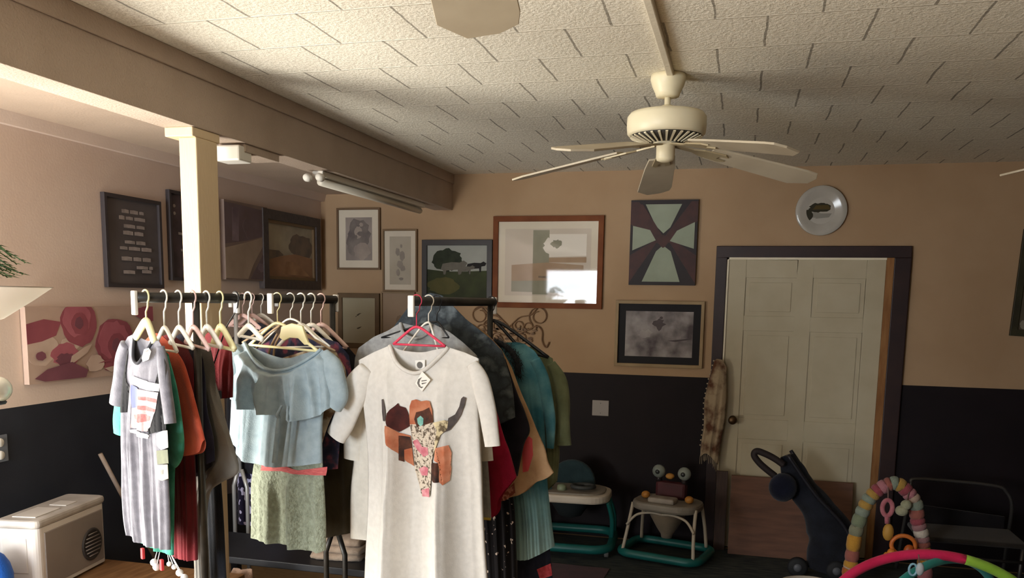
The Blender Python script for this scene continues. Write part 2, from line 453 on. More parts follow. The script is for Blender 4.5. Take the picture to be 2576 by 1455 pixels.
# --- left wall
sg = (3.8782,1.966,0.4361,0.4682)
ln = []
rn = random.Random(3)
for k, (v, a, b) in enumerate(((.865, .30, .72), (.785, .24, .74), (.69, .32, .72), (.61, .30, .74), (.50, .32, .72), (.425, .22, .84), (.30, .24, .84), (.20, .52, .84), (.14, .26, .48), (.155, .62, .84))):
    x = a
    while x < b-.03:
        w_ = min(rn.uniform(.10, .24), b-x); hh = rn.uniform(.018, .024)
        ln.append((1, [(x, v-hh), (x+w_, v-hh), (x+w_, v+hh*.9), (x+w_*.5, v+hh*1.15), (x, v+hh*.9)])); x += w_+.025
picture('wall_sign', 'dark wall sign with lines of pale blurred lettering, left of the post', 'left', sg, .02, m_black,
        [mat('faded black sign face', '514c4e', .75, '5d585a', 4), mat('chalky sign lettering', 'a39a98', .8, '8d8583', 30)], ln, cat='sign')
sg2 = (4.3575,2.0276,0.3807,0.4967)
picture('wall_sign', 'dark narrow wall sign half hidden behind the cream post', 'left', sg2, .018, m_black,
        [mat('dark worn sign face', '433b40', .7, '5d5159', 9), mat('pale sign dots', 'a39c9a', .8)],
        [(1, blob(.12, .86, .03, .02)), (1, blob(.12, .77, .03, .02)), (1, [(.2, .55), (.8, .53), (.8, .5), (.2, .52)]), (1, [(.25, .35), (.75, .35), (.75, .32), (.25, .32)])], cat='sign')
st = (4.9264,2.0397,0.4959,0.4843)
picture('canvas_print', 'dusky brown canvas of a pale lane between the post and the dark carved frame', 'left', st, 0, None,
        [mat('dusky canvas', '7d6a60', .85, '8e7c72', 5), mat('canvas shade brown', '6d5c5a', .85, '75656a', 8), mat('canvas pale lane', 'b09c88', .85, '9d8a78', 5), mat('canvas mauve', '8d7c82', .85, '6d5d63', 7)],
        [(2, [(0, .02), (.5, .02), (.62, .2), (.9, .5), (1, .56), (1, .62), (.5, .5), (0, .4)]), (1, [(0, .45), (.5, .52), (.95, .62), (.95, .95), (.2, .97), (0, .97)]), (3, [(.16, .5), (.3, .5), (.32, .92), (.18, .92)]),
         (1, blob(.55, .7, .14, .14, seed=5)), (1, [(.55, .02), (1, .02), (1, .5), (.86, .36)]), (3, blob(.82, .18, .09, .06, seed=2))], d=.03)
lf = (5.507,2.0131,0.8002,0.5257)
picture('framed_painting', 'murky landscape painting in a heavy dark carved frame by the corner', 'left', lf, .065, m_dkwood,
        [mat('murky sky', 'c6c0a8', .7, '9d9382', 4), mat('murky trees', '6d635b', .7, '8a7a69', 9), mat('murky field', '96745a', .7, 'b08a6a', 6), mat('murky path', 'c09a74', .7, '9a7455', 6)],
        [(1, blob(.75, .62, .27, .24, seed=4)), (1, [(0, .2), (.35, .42), (.25, .5), (0, .5)]), (2, [(0, 0), (1, 0), (1, .4), (.6, .46), (.3, .4), (0, .3)]), (3, [(.3, .05), (.95, .03), (.6, .3), (.4, .3)])], inner=(.02, mat('dull gold liner', '7c6446', .5, metal=.3)), d=.04)
pp = (3.5502,1.4603,0.8497,0.3476)
pa, pb_, pc, pd, pe = (mat('poppy canvas cream', 'b8a091', .85, 'a88f81', 4), mat('poppy crimson', '97505a', .8, '84434e', 6), mat('poppy rose', 'ae6570', .8, '984f5c', 5), mat('poppy plum shadow', '6e414d', .8, '7d4b57', 7), mat('poppy pale petal', 'c8b3a4', .8, 'b59c8d', 6))
def swirl(cx, cy, r, ar):
    return [(1, blob(cx, cy, r, r*ar, 26, .07, int(cx*100))), (2, blob(cx-.1*r, cy+.15*r*ar, r*.78, r*.72*ar, 24, .1, int(cx*70))), (1, blob(cx+.05*r, cy-.1*r, r*.5, r*.48*ar, 20, .1, 9)), (3, blob(cx, cy, r*.25, r*.25*ar, 14, .15, 4))]
arx = pp[2]/pp[3]
shp = [(4, blob(.1, .45, .12, .2, seed=3)), (1, [(0, .52), (0, .78), (.12, .84), (.24, .8), (.2, .62), (.1, .55)]), (4, blob(.3, .5, .07, .1, seed=8)), (2, blob(.26, .35, .1, .16, seed=6)), (3, blob(.26, .28, .07, .1, seed=1))]
shp += swirl(.37, .78, .135, arx)+swirl(.66, .44, .165, arx)
shp += [(4, [(.28, .2), (.42, .36), (.46, .48), (.4, .44), (.3, .33)]), (3, [(.03, .07), (.12, .18), (.3, .25), (.42, .12), (.4, .02), (.1, .02)]), (4, blob(.48, .2, .07, .12, seed=12)), (1, blob(.97, .9, .14, .12, seed=5)), (4, [(.55, .12), (.85, .2), (.98, .14), (.95, .06), (.6, .06)]), (3, blob(.08, .36, .035, .06, 14, .1, 3)), (1, [(.5, .2), (.8, .24), (.98, .2), (1, .28), (.7, .3)])]
shp = [(mi, [(min(1, max(0, u)), min(1, max(0, v))) for u, v in pts]) for mi, pts in shp]
picture('canvas_print', 'wide canvas of big crimson poppies on cream, low on the left wall', 'left', pp, 0, None, [pa, pb_, pc, pd, pe], shp, d=.03)

# --- back wall
po = (-2.7858,2.1356,0.3526,0.4551)
picture('framed_print', 'smoky portrait print in a white mat and thin wood frame, top left of back wall', 'back', po, .014, mat('thin brown frame', '6b5136', .5), 
        [mat('smoky grey wash', 'a1938a', .85, '867a72', 4), mat('smoky dark hair', '5f5553', .85, '82776f', 8), mat('smoky pale face', 'a69789', .85, '8e8078', 6)],
        [(1, blob(.5, .62, .42, .34, seed=2)), (1, blob(.3, .4, .26, .26, seed=3)), (2, blob(.48, .66, .14, .14, seed=5)), (2, blob(.6, .83, .07, .05, seed=7)), (2, blob(.62, .22, .32, .2, seed=9)), (1, blob(.62, .62, .18, .06, seed=1)), (1, blob(.4, .55, .05, .04, seed=6))], matw=.055, mat_m=m_mat)
tn = (-2.4532,1.977,0.273,0.4565)
picture('framed_print', 'tall narrow pale print of faint sketches, right of the smoky portrait', 'back', tn, .012, mat('tan wood frame', '7a5f3f', .5),
        [mat('pale sketch paper', 'b9ae9c', .85, 'aea28f', 5), mat('sketch grey', '8b8177', .85, '9b9084', 9)],
        [(1, blob(.55, .8, .05, .04, seed=1)), (1, blob(.38, .68, .1, .08, seed=2)), (1, blob(.6, .6, .12, .1, seed=3)), (1, blob(.5, .42, .14, .08, seed=4)), (1, blob(.62, .34, .12, .06, seed=8)), (1, blob(.4, .25, .08, .07, seed=6)), (1, blob(.55, .12, .1, .03, seed=5))], matw=.04, mat_m=m_mat)
bi = (-2.7886,1.5262,0.34,0.4125)
picture('framed_print', 'square print of two small birds in a thick tan wood frame above the racks', 'back', bi, .035, mat('thick tan wood frame', '6e5638', .55, '5c4529', 5),
        [mat('bird print paper', 'a3987d', .85, 'aa9f86', 4), mat('bird print ink', '4d4436', .85)],
        [(1, [(.42, .62), (.5, .66), (.58, .665), (.52, .64), (.46, .6)]), (1, [(.42, .33), (.52, .36), (.58, .37), (.52, .33), (.46, .31)]), (1, [(.38, .58), (.43, .61), (.42, .58)])])
pl = (-2.4683,1.5481,0.27,0.3952)
picture('framed_print', 'pale print half hidden behind the white T-shirt rack, below the tall sketches', 'back', pl, .01, mat('pale tan frame', '8d7658', .6), [mat('pale tan print', 'a38c75', .85, '98816b', 3), mat('pale tan print mark', '85705c', .85)], [(1, blob(.55, .45, .12, .12, seed=3))])
la = (-2.0078,1.8998,0.5398,0.4556)
gs = [mat('overcast sky', 'a2a39b', .8, '96978f', 4), mat('pasture dark green', '2f3320', .8, '3e4428', 7), mat('pasture olive', '4c4a26', .8, '5a5530', 6), mat('oak dark', '23281d', .8, '2f3626', 18), mat('grey cow', '6f6a60', .8, '5f5a52', 12), mat('black cow', '1c1818', .8)]
cow = lambda x, y, s: [(x-.28*s, y+.02*s), (x-.24*s, y+.16*s), (x-.05*s, y+.2*s), (x+.12*s, y+.19*s), (x+.2*s, y+.24*s), (x+.28*s, y+.18*s), (x+.24*s, y+.1*s), (x+.14*s, y+.08*s), (x+.13*s, y-.1*s), (x+.09*s, y-.1*s), (x+.08*s, y+.02*s), (x-.16*s, y), (x-.18*s, y-.1*s), (x-.22*s, y-.1*s), (x-.23*s, y)]
picture('framed_print', 'farm landscape with a dark round tree and cows in a dark frame', 'back', la, .04, mat('dark walnut frame', '241c19', .45),
        gs, [(1, [(0, 0), (1, 0), (1, .52), (.6, .5), (.3, .5), (0, .54)]), (3, blob(.34, .72, .25, .21, 30, .12, 4)), (3, [(.3, .45), (.38, .45), (.36, .65), (.32, .65)]), (1, [(0, .42), (.3, .5), (.55, .46), (.9, .5), (1, .5), (1, .4), (0, .36)]),
             (4, cow(.45, .52, .8)), (5, cow(.82, .55, .6)), (4, cow(.66, .5, .5)), (2, blob(.27, .22, .26, .16, seed=6))])
br = (-1.3335,1.9683,0.799,0.6466)
m_brown = mat('reddish brown wood frame', '7d4828', .6, '6b3a1f', 6, .05, spec=.15)
picture('framed_print', 'large pale print in a wide red-brown frame, window reflection painted into it', 'back', br, .038, m_brown,
        [mat('pale print paper', 'cdbfae', .8, 'c4b5a3', 3), mat('print tan band', 'b09478', .8, 'a1856a', 5), mat('print grey green', '99937f', .8, '8a8672', 6), mat('print dark streak', '6d5a49', .8, '7d6a58', 14), mat('painted pane reflection', 'e0d6c8', .8)],  # white shapes paint the window's reflection into the artwork
        [(2, [(.33, .02), (.52, .02), (.52, .98), (.33, .98)]), (4, [(.52, .58), (.95, .6), (.95, .92), (.52, .92)]), (1, [(.08, .1), (.92, .1), (.92, .46), (.5, .5), (.08, .46)]), (2, [(.08, .06), (.92, .04), (.92, .24), (.08, .22)]), (3, [(.4, .27), (.85, .25), (.85, .28), (.4, .3)]), (3, [(.7, .12), (.9, .1), (.92, .18), (.78, .17)]), (4, blob(.56, .75, .1, .12, 24, .25, 3)), (2, blob(.6, .78, .06, .06, 20, .3, 5)), (1, [(.52, .5), (.95, .5), (.95, .58), (.52, .57)])],
        matw=.05, mat_m=m_mat, glass=True)
cr = (-0.5239,2.1033,0.4513,0.5716)
picture('cross_plaque', 'dark wood plaque with a flared pale green cross above the smoky photo', 'back', cr, .0, None,
        [mat('plaque dark stain', '211a1c', .6, '2a2021', 8), mat('pale sage paint', '9aa18d', .7, '8f9682', 6), mat('plaque brown cross band', '3c2422', .6, '4a2a26', 14)],
        [(2, [(0, .98), (.12, .98), (.5, .55), (.9, .98), (1, .98), (1, .75), (.62, .55), (1, .35), (1, .02), (.6, .5), (.4, .5), (0, .02), (0, .35), (.38, .53), (0, .72)]),
         (1, [(.22, .95), (.76, .95), (.6, .68), (.5, .61), (.38, .7)]), (1, [(.2, .04), (.77, .04), (.62, .4), (.5, .47), (.4, .4)]), (1, [(.04, .41), (.04, .7), (.3, .65), (.39, .53)]), (1, [(.96, .43), (.96, .74), (.7, .64), (.6, .52)]),
         (2, [(.1, .95), (.18, .95), (.56, .5), (.5, .44)]), (2, blob(.5, .52, .09, .07, 16, .2, 2))], d=.03, cat='plaque')
sm = (-0.5303,1.4807,0.6076,0.4586)
picture('framed_photo', 'cloudy grey photo with dark mat in a thin tan frame beside the door', 'back', sm, .022, mat('tan moulding', 'a28a66', .6, '937b59', 6),
        [mat('smoke photo grey', 'a39b98', .7, '4f4648', 7, lo=.36, hi=.66), mat('smoke pale', 'a8a09c', .7, '857c79', 9), mat('smoke dark', '5a5051', .7, '473f40', 8)],
        [(2, blob(.5, .72, .08, .12, 16, .35, 2)), (1, blob(.3, .5, .1, .1, 16, .35, 1)), (2, [(.62, .36), (.98, .42), (.98, .4), (.75, .34)]), (2, blob(.53, .86, .025, .03, seed=9))], matw=.05, mat_m=mat('charcoal mat board', '1e1c1f', .8), inner=None)
# round plate
px_, _, pz_ = (0.484,6.0,2.3085)
t = thing('wall_plate', 'round white plate with a dark barn scene above the door', 'plate', (px_, YB-.002, pz_))
MB().lathe([(.06, 0), (.08, .004), (.125, .018), (.158, .026), (.16, .023), (.128, .012), (.08, 0)], 48, axis='y').build('plate_body', mat('pale glazed china', 'b8b2a8', .15, 'aaa499', 5), t)
mb = MB()
mb.prism([(x*.085, z*.085) for x, z in blob(0, 0, 1, 1, 30, 0)], -.0055, -.0045, 0)
quad_art(mb, [(1, blob(.48, .62, .4, .18, 24, .2, 3)), (2, [(.2, .55), (.3, .7), (.75, .72), (.85, .55)]), (3, blob(.3, .35, .25, .1, seed=3)), (1, blob(.05, .35, .16, .2, seed=6)), (3, [(.3, .2), (.8, .25), (.9, .4), (.5, .4)])], .17, .17, -.0058)
mb.build('painted_scene', [mat('china white scene', 'b3ada3', .2), mat('scene dark green', '2f2b1c', .3), mat('scene ochre roof', '4f4019', .3), mat('scene grey', '8b877e', .3)], t)
# picture at the right edge
rg = (1.8059,1.8515,0.287,0.6576)
picture('framed_print', 'dark green framed picture cut off at the right edge of the photo', 'back', rg, .04, mat('dark olive frame', '2a2716', .5, '3a3620', 9),
        [mat('muted olive print', '6a5f4b', .8, '554a3a', 5), mat('muted pale flower', '8c8474', .8)], [(1, blob(.2, .06, .14, .05, seed=3)), (1, blob(.3, .5, .15, .1, seed=4))], tilt=2.2)
# scroll ornament
t = thing('scroll_ornament', 'rusty wire scroll ornament on the back wall above the clothes', 'wall ornament', (-1.6079,5.985,1.4855))
mb = MB()
def spiral(cx, cz, r0, r1, a0, turns, n=26):
    return [(cx+(r0+(r1-r0)*i/n)*math.cos(R(a0+360*turns*i/n)), 0, cz+(r0+(r1-r0)*i/n)*math.sin(R(a0+360*turns*i/n))) for i in range(n+1)]
rn = random.Random(5)
for sgn in (-1, 1):
    mb.tube(spiral(sgn*.22, .10, .035, .075, 90, sgn*1.4), .004, 6)
    mb.tube(spiral(sgn*.15, .02, .012, .055, 200, sgn*1.5), .004, 6)
    mb.tube(spiral(sgn*.07, .03, .012, .05, 20, -sgn*1.6), .004, 6)
    mb.tube(spiral(sgn*.1, -.06, .012, .045, 100, sgn*1.6), .004, 6)
    mb.tube(smooth_pts([(0, 0, -.05), (sgn*.1, 0, -.02), (sgn*.2, 0, .03), (sgn*.245, 0, .0), (sgn*.25, 0, -.08), (sgn*.28, 0, -.12), (sgn*.3, 0, -.08)]), .005, 6)
    mb.tube(smooth_pts([(0, 0, .02), (sgn*.08, 0, .09), (sgn*.16, 0, .11), (sgn*.22, 0, .175)]), .0045, 6)
mb.tube(smooth_pts([(-.27, 0, .13), (-.2, 0, .16), (-.12, 0, .13), (0, 0, .02)]), .004, 6)
m_rust = mat('rusty wire', '6b4c34', .6, '8a6a4a', 20)
mb.build('scrollwork', m_rust, t)
mb = MB()
for k in range(26):
    x = rn.uniform(-.2, .2); z = -.04+rn.uniform(-.05, .05)
    mb.slab(blob(x, 0, .016, .006, 8, .2, k), 0, .002); n0 = len(mb.v)-16
    for i in range(n0, n0+16):
        vx, vy, vz = mb.v[i]; mb.v[i] = (vx, -.006+vz, z+vy*1.6)
mb.build('leaves', mat('rusty leaf', '8a6b4c', .6, '5d432d', 25), t)
# switch plate and outlet
t = thing('switch_plate', 'grey square blank cover plate on the dark wainscot', 'cover plate', (*(-0.9223,), YB-.001, 0.9436))
MB().box((-.06, -.008, -.056), (.06, 0, .056)).build('plate', mat('grey plastic plate', '9b948f', .5), t, bevel=.004)
for z in (-.035, .035): MB().lathe([(.001, 0), (.004, .0005), (.004, .002)], 10, (0, -.007, z), axis='y').build('screw', mat('steel screw', '8a8a88', .3, metal=.8), t)
oc = (-3.1,2.9678,1.0181)
t = thing('wall_outlet', 'white double outlet on the dark left wainscot at the photo edge', 'outlet', (XL+.001, oc[1], oc[2]), R(90))
MB().box((-.045, -.006, -.06), (.045, 0, .06)).build('plate', mat('grey blue outlet plate', '6b7078', .4), t, bevel=.004)
for z in (-.028, .028): MB().lathe([(.001, .010), (.019, .009), (.021, .0)], 18, (0, -.004, z), axis='y').build('socket', mat('white socket', 'e9e9e4', .35), t)

# ================================================================== CLOTHES RACKS
RACKS = [((-1.7965,2.3,1.69), -24, 'left rack'), ((-1.6742,2.88,1.69), -12, 'middle rack'), ((-1.1056,2.85,1.69), -10, 'white T-shirt rack'), ((-2.6998,4.2,1.69), -12, 'small rack behind')]
def rack_of(h):
    def d(r_):
        o, rot, n = r_; dx, dy = -math.sin(R(rot)), math.cos(R(rot)); t = max(0, min(.7, (h[0]-o[0])*dx+(h[1]-o[1])*dy))
        return math.hypot(h[0]-o[0]-dx*t, h[1]-o[1]-dy*t)
    return min(RACKS, key=d)[2]
m_bar = mat('dark rack tube', '2b2926', .4, '3a3733', 20, metal=.3)
m_cap = mat('white painted end cap', 'ece8e0', .4)
m_leg = mat('pale grey rack leg', 'b9b8b4', .35, metal=.4)
def rack(label, o, rot, length, post_y, foot=.34, pm=None):
    pm = pm or m_bar
    t = thing('clothes_rack', label, 'clothes rack', (o[0], o[1], 0), R(rot), 'clothes racks')
    z = o[2]
    MB().tube([(0, -.03, z), (0, length, z)], .017, 14).build('arm', m_bar, t)
    MB().box((-.012, -.042, z-.055), (.012, -.03, z+.02)).build('end_cap', m_cap, t, bevel=.003)
    MB().box((-.012, length, z-.05), (.012, length+.012, z+.02)).build('end_cap', m_cap, t, bevel=.003)
    for sx in (-.05, .05):
        MB().tube([(sx, post_y, .05), (sx, post_y, .62), (sx*.25, post_y, .72)], .0115, 10).build('post', pm, t)
    MB().tube([(0, post_y, .70), (0, post_y, z-.012)], .012, 10).build('mast', pm, t)
    for a in (45, 135, 225, 315):
        c_, s_ = math.cos(R(a)), math.sin(R(a))
        lg = MB().tube([(0, post_y, .05), (c_*foot, post_y+s_*foot, .03)], .014, 8).build('base_leg', m_bar, t)
        MB().lathe([(.012, 0), (.016, .004), (.016, .016), (.006, .03)], 12, (c_*foot, post_y+s_*foot, 0)).build('caster', m_bar, lg)
    MB().lathe([(.05, .03), (.08, .035), (.08, .06), (.04, .07)], 18, (0, post_y, 0)).build('base_hub', m_bar, t)
    return t
rack('clothes rack at left holding the long grey dress and orange top', (-1.7965,2.3,1.69), -24, 0.318, 0.172, .3)
rack('clothes rack behind the post of small black tops, between the other racks', (-2.6998,4.2,1.69), -12, 0.322, .0, .26, m_leg)
rack('middle clothes rack holding the pale blue ruffled blouse', (-1.6742,2.88,1.69), -12, 0.34, 0.324, .28)
rack('clothes rack holding the white skull T-shirt in front', (-1.1056,2.85,1.69), -10, .62, .59)

# ------------------------------------------------------------------ garment maker
def lerp(a, b, t): return tuple(x+(y-x)*t for x, y in zip(a, b))
def sst(t):
    t = max(0., min(1., t)); return t*t*(3-2*t)
def cum(pts, wz=.5):
    c = [0.]
    for a, b in zip(pts, pts[1:]): c.append(c[-1]+abs(b[0]-a[0])+wz*abs(b[1]-a[1])+1e-6)
    return c
def samp(pts, ts, wz=1.):
    c = cum(pts, wz); T = c[-1]; out = []
    for t in ts:
        d = t*T; i = 0
        while i < len(c)-2 and c[i+1] < d: i += 1
        out.append(lerp(pts[i], pts[i+1], (d-c[i])/(c[i+1]-c[i])))
    return out
def panel_grid(top, left, right, bottom, nu, nv, neck=None, bneck=None, sm=True):
    """returns u list, front grid, back grid of (x, z)"""
    L_ = [top[0]]+list(left)+[bottom[0]]; R__ = [top[-1]]+list(right)+[bottom[-1]]
    if sm:
        L_ = smooth_pts(L_, 5); R__ = smooth_pts(R__, 5); bottom = smooth_pts(bottom, 4)
    segs = [top] if neck is None else [top[:neck[0]+1], smooth_pts(top[neck[0]:neck[1]+1], 4), top[neck[1]:]]
    lens = [cum(s)[-1] for s in segs]; tot = sum(lens)
    T = []; TB = []; un = None; U = []
    acc = 0
    for k, (s, l) in enumerate(zip(segs, lens)):
        n = max(3, round(nu*l/tot)); ts = [i/n for i in range(n+(1 if k == len(segs)-1 else 0))]
        if neck and k == 1: un = (acc/tot, (acc+l)/tot)
        T += samp(s, ts, .5)
        TB += samp(smooth_pts(bneck, 4), ts, .5) if (neck and k == 1 and bneck) else samp(s, ts, .5)
        U += [(acc+t*l)/tot for t in ts]; acc += l
    V = [(j/nv)**1.15 for j in range(nv+1)]
    B = samp(bottom, U); Lp = samp(L_, V); Rp = samp(R__, V)
    def coon(T):
        g = []
        for j, v in enumerate(V):
            row = []
            for i, u in enumerate(U):
                x, z = [(1-v)*T[i][c]+v*B[i][c]+(1-u)*Lp[j][c]+u*Rp[j][c]-((1-u)*(1-v)*T[0][c]+u*(1-v)*T[-1][c]+(1-u)*v*B[0][c]+u*v*B[-1][c]) for c in (0, 1)]
                row.append((x, z))
            g.append(row)
        return g
    return U, V, un, coon(T), coon(TB)
def fold_fn(seed, freq, amp):
    rn = random.Random(seed)
    ks = [(freq*rn.uniform(.75, 1.3), rn.uniform(0, 6.28), rn.uniform(.6, 1.), rn.uniform(-.6, .6)) for _ in range(3)]+[(freq*2.3*rn.uniform(.8, 1.2), rn.uniform(0, 6.28), .35, rn.uniform(-1, 1))]
    def f(u, v):
        s = 0
        for k, p, a, dr in ks: s += a*(1.15-1.9*abs(math.sin(PI*k*u+p+dr*v))**.75)
        return amp*s*.55
    return f
def body_mesh(top, left, right, bottom, d=.03, db=None, neck=None, bneck=None, nu=56, nv=56, freq=3.5, amp=.012, seed=1, ramp=.15, two=True, hemflare=0.):
    U, V, un, F, B = panel_grid(top, left, right, bottom, nu, nv, neck, bneck)
    ff = fold_fn(seed, freq, amp); fb = fold_fn(seed+50, freq, amp*.6)
    hgt = max(.05, max(p[1] for p in top)-min(p[1] for p in bottom))
    db = d*.7 if db is None else db
    mb = MB(); n = len(U)
    for side, G in ((-1, F), (1, B)) if two else ((-1, F),):
        vs = []
        for j, v in enumerate(V):
            s = sst(v*hgt/ramp); g = sst(v*1.6)
            for i, u in enumerate(U):
                e = max(0., 1-(2*u-1)**2)**.5; e2 = max(0., 1-(2*u-1)**4)
                nb = math.sin(PI*(u-un[0])/(un[1]-un[0]))*.85 if un and un[0] < u < un[1] else 0
                D = (d if side < 0 else db)*e*(s+(1-s)*nb)
                y = D+(ff if side < 0 else fb)(u, v)*e2*g+hemflare*v*e
                y = max(y, .0015*e2)
                vs.append((G[j][i][0], side*y, G[j][i][1]))
        fs = [(j*n+i, j*n+i+1, (j+1)*n+i+1, (j+1)*n+i) for j in range(len(V)-1) for i in range(n-1)]
        mb.add(vs, fs, 0, True)
    return mb
def sleeve_mesh(pts, depth=.6, seed=0, n=16, yo=0., wr=.05):
    """flattened tube through (x, z, half width)"""
    P = smooth_pts(pts, 7); rn = random.Random(seed); ph = [rn.uniform(0, 6.28) for _ in range(4)]
    mb = MB(); vs = []; k = len(P)
    for i, (x, z, h) in enumerate(P):
        a = P[max(i-1, 0)]; b = P[min(i+1, k-1)]
        t = Vector((b[0]-a[0], b[1]-a[1])).normalized(); nx, nz = -t[1], t[0]
        for j in range(n):
            an = 2*PI*j/n
            w = 1+wr*math.sin(3*an+ph[0]+i*.12)+wr*.7*math.sin(i*.5+ph[1]+an)
            c, s_ = math.cos(an)*h*w, math.sin(an)*h*depth*w
            vs.append((x+nx*c, yo+s_, z+nz*c))
    mb.add(vs, [(i*n+j, i*n+(j+1) % n, (i+1)*n+(j+1) % n, (i+1)*n+j) for i in range(k-1) for j in range(n)], 0, True)
    mb.f.append(list(range(n))); mb.m.append(0); mb.smooth.append(True)
    return mb
def print_mesh(body, polys, off=.0013, step=.014):
    """flat printed motifs laid on the front of a body mesh"""
    bvh = BVHTree.FromPolygons([v.co for v in body.data.vertices], [list(p.vertices) for p in body.data.polygons])
    mb = MB()
    for k, (mi, pts) in enumerate(polys):
        bm = bmesh.new(); vs = [bm.verts.new((x, 0, z)) for x, z in pts]
        bm.faces.new(vs); bmesh.ops.triangulate(bm, faces=bm.faces[:])
        for _ in range(7):
            es = [e for e in bm.edges if e.calc_length() > step]
            if not es: break
            bmesh.ops.subdivide_edges(bm, edges=es, cuts=1); bmesh.ops.triangulate(bm, faces=bm.faces[:])
        bm.verts.index_update(); out = []
        for v in bm.verts:
            h = bvh.ray_cast(Vector((v.co.x, -1, v.co.z)), Vector((0, 1, 0)))
            if h[0] is None: h = bvh.find_nearest(Vector((v.co.x, -.03, v.co.z)))
            out.append((v.co.x, h[0].y-off-.0004*k, v.co.z))
        mb.add(out, [[v.index for v in f.verts] for f in bm.faces], mi, True); bm.free()
    return mb
def surf_y(body, x, z):
    bvh = BVHTree.FromPolygons([v.co for v in body.data.vertices], [list(p.vertices) for p in body.data.polygons])
    h = bvh.ray_cast(Vector((x, -1, z)), Vector((0, 1, 0)))
    return h[0].y if h[0] else bvh.find_nearest(Vector((x, -.03, z)))[0].y
def garment(name, label, cat, hook, rot, m, top, left, right, bottom, sleeves=(), sm=None, neck=None, bneck=None, collar=None, sdepth=.55, syo=0., part='body', **k):
    t = thing(name, label, cat, hook, R(rot), 'clothes hanging on the '+rack_of(hook))
    b = body_mesh(top, left, right, bottom, neck=neck, bneck=bneck, **k).build(part, m, t)
    for i, s in enumerate(sleeves): sleeve_mesh(s, sdepth, i+k.get('seed', 1), yo=syo).build('sleeve', sm or m, t)
    if neck and collar:
        pts = [(x, surf_y(b, x, z-.006)-.001, z) for x, z in smooth_pts(top[neck[0]:neck[1]+1], 4)]
        MB().tube(pts, collar[0], 8, flat=(1, 1)).build('collar', collar[1], t)
    return t, b
def hanger(label, hook, rot, lp, rp, m, apex=-.075, thick=.004, flat=False, bar=True, sp=.021):
    t = thing('clothes_hanger', label, 'clothes hanger', hook, R(rot), 'clothes hangers on the '+rack_of(hook))
    hk = [(sp*math.cos(R(a)), 0, .002+sp*math.sin(R(a))) for a in range(-50, 201, 20)][::-1]
    pts = [(x, y, z) for x, y, z in hk]+[(sp*.55, 0, -.03), (0, 0, -.045), (0, 0, apex)]
    MB().tube(pts, .0022 if not flat else .003, 8).build('hook', m, t)
    mb = MB()
    for (x, z) in (lp, rp):
        mb.tube(smooth_pts([(0, 0, apex), (x*.25, 0, apex+(z-apex)*.15), (x, 0, z)], 5), thick, 8, flat=(1, 1.6 if flat else 1))
    if bar: mb.tube([(lp[0], 0, lp[1]), (rp[0], 0, rp[1])], thick*.8, 8)
    mb.build('shoulder_bar', m, t)
    return t
m_hw = mat('white plastic hanger', 'f0ece0', .35)
m_hp = mat('pink plastic hanger', 'd8405c', .35)
m_hy = mat('cream plastic hanger', 'f0e8b4', .35)
m_hb = mat('black plastic hanger', '1b1b1d', .4)
m_hk = mat('pale pink hanger', 'd9b7ae', .4)

def dye_mat(name, c1, c2, c3, z0, z1):
    m = cloth(name, c1, c2, 9, .2); nt = m.node_tree; N = nt.nodes; b_ = N['Principled BSDF']
    src_ = b_.inputs['Base Color'].links[0].from_socket
    tc = N.new('ShaderNodeTexCoord'); sp = N.new('ShaderNodeSeparateXYZ'); mr = N.new('ShaderNodeMapRange'); mx = N.new('ShaderNodeMix'); mx.data_type = 'RGBA'
    nt.links.new(tc.outputs['Object'], sp.inputs[0]); nt.links.new(sp.outputs[2], mr.inputs[0])
    mr.inputs[1].default_value = z1; mr.inputs[2].default_value = z0; mr.inputs[3].default_value = 0; mr.inputs[4].default_value = .85
    nt.links.new(mr.outputs[0], mx.inputs[0]); nt.links.new(src_, mx.inputs[6]); mx.inputs[7].default_value = (*lin(c3), 1)
    nt.links.new(mx.outputs[2], b_.inputs['Base Color'])
    return m
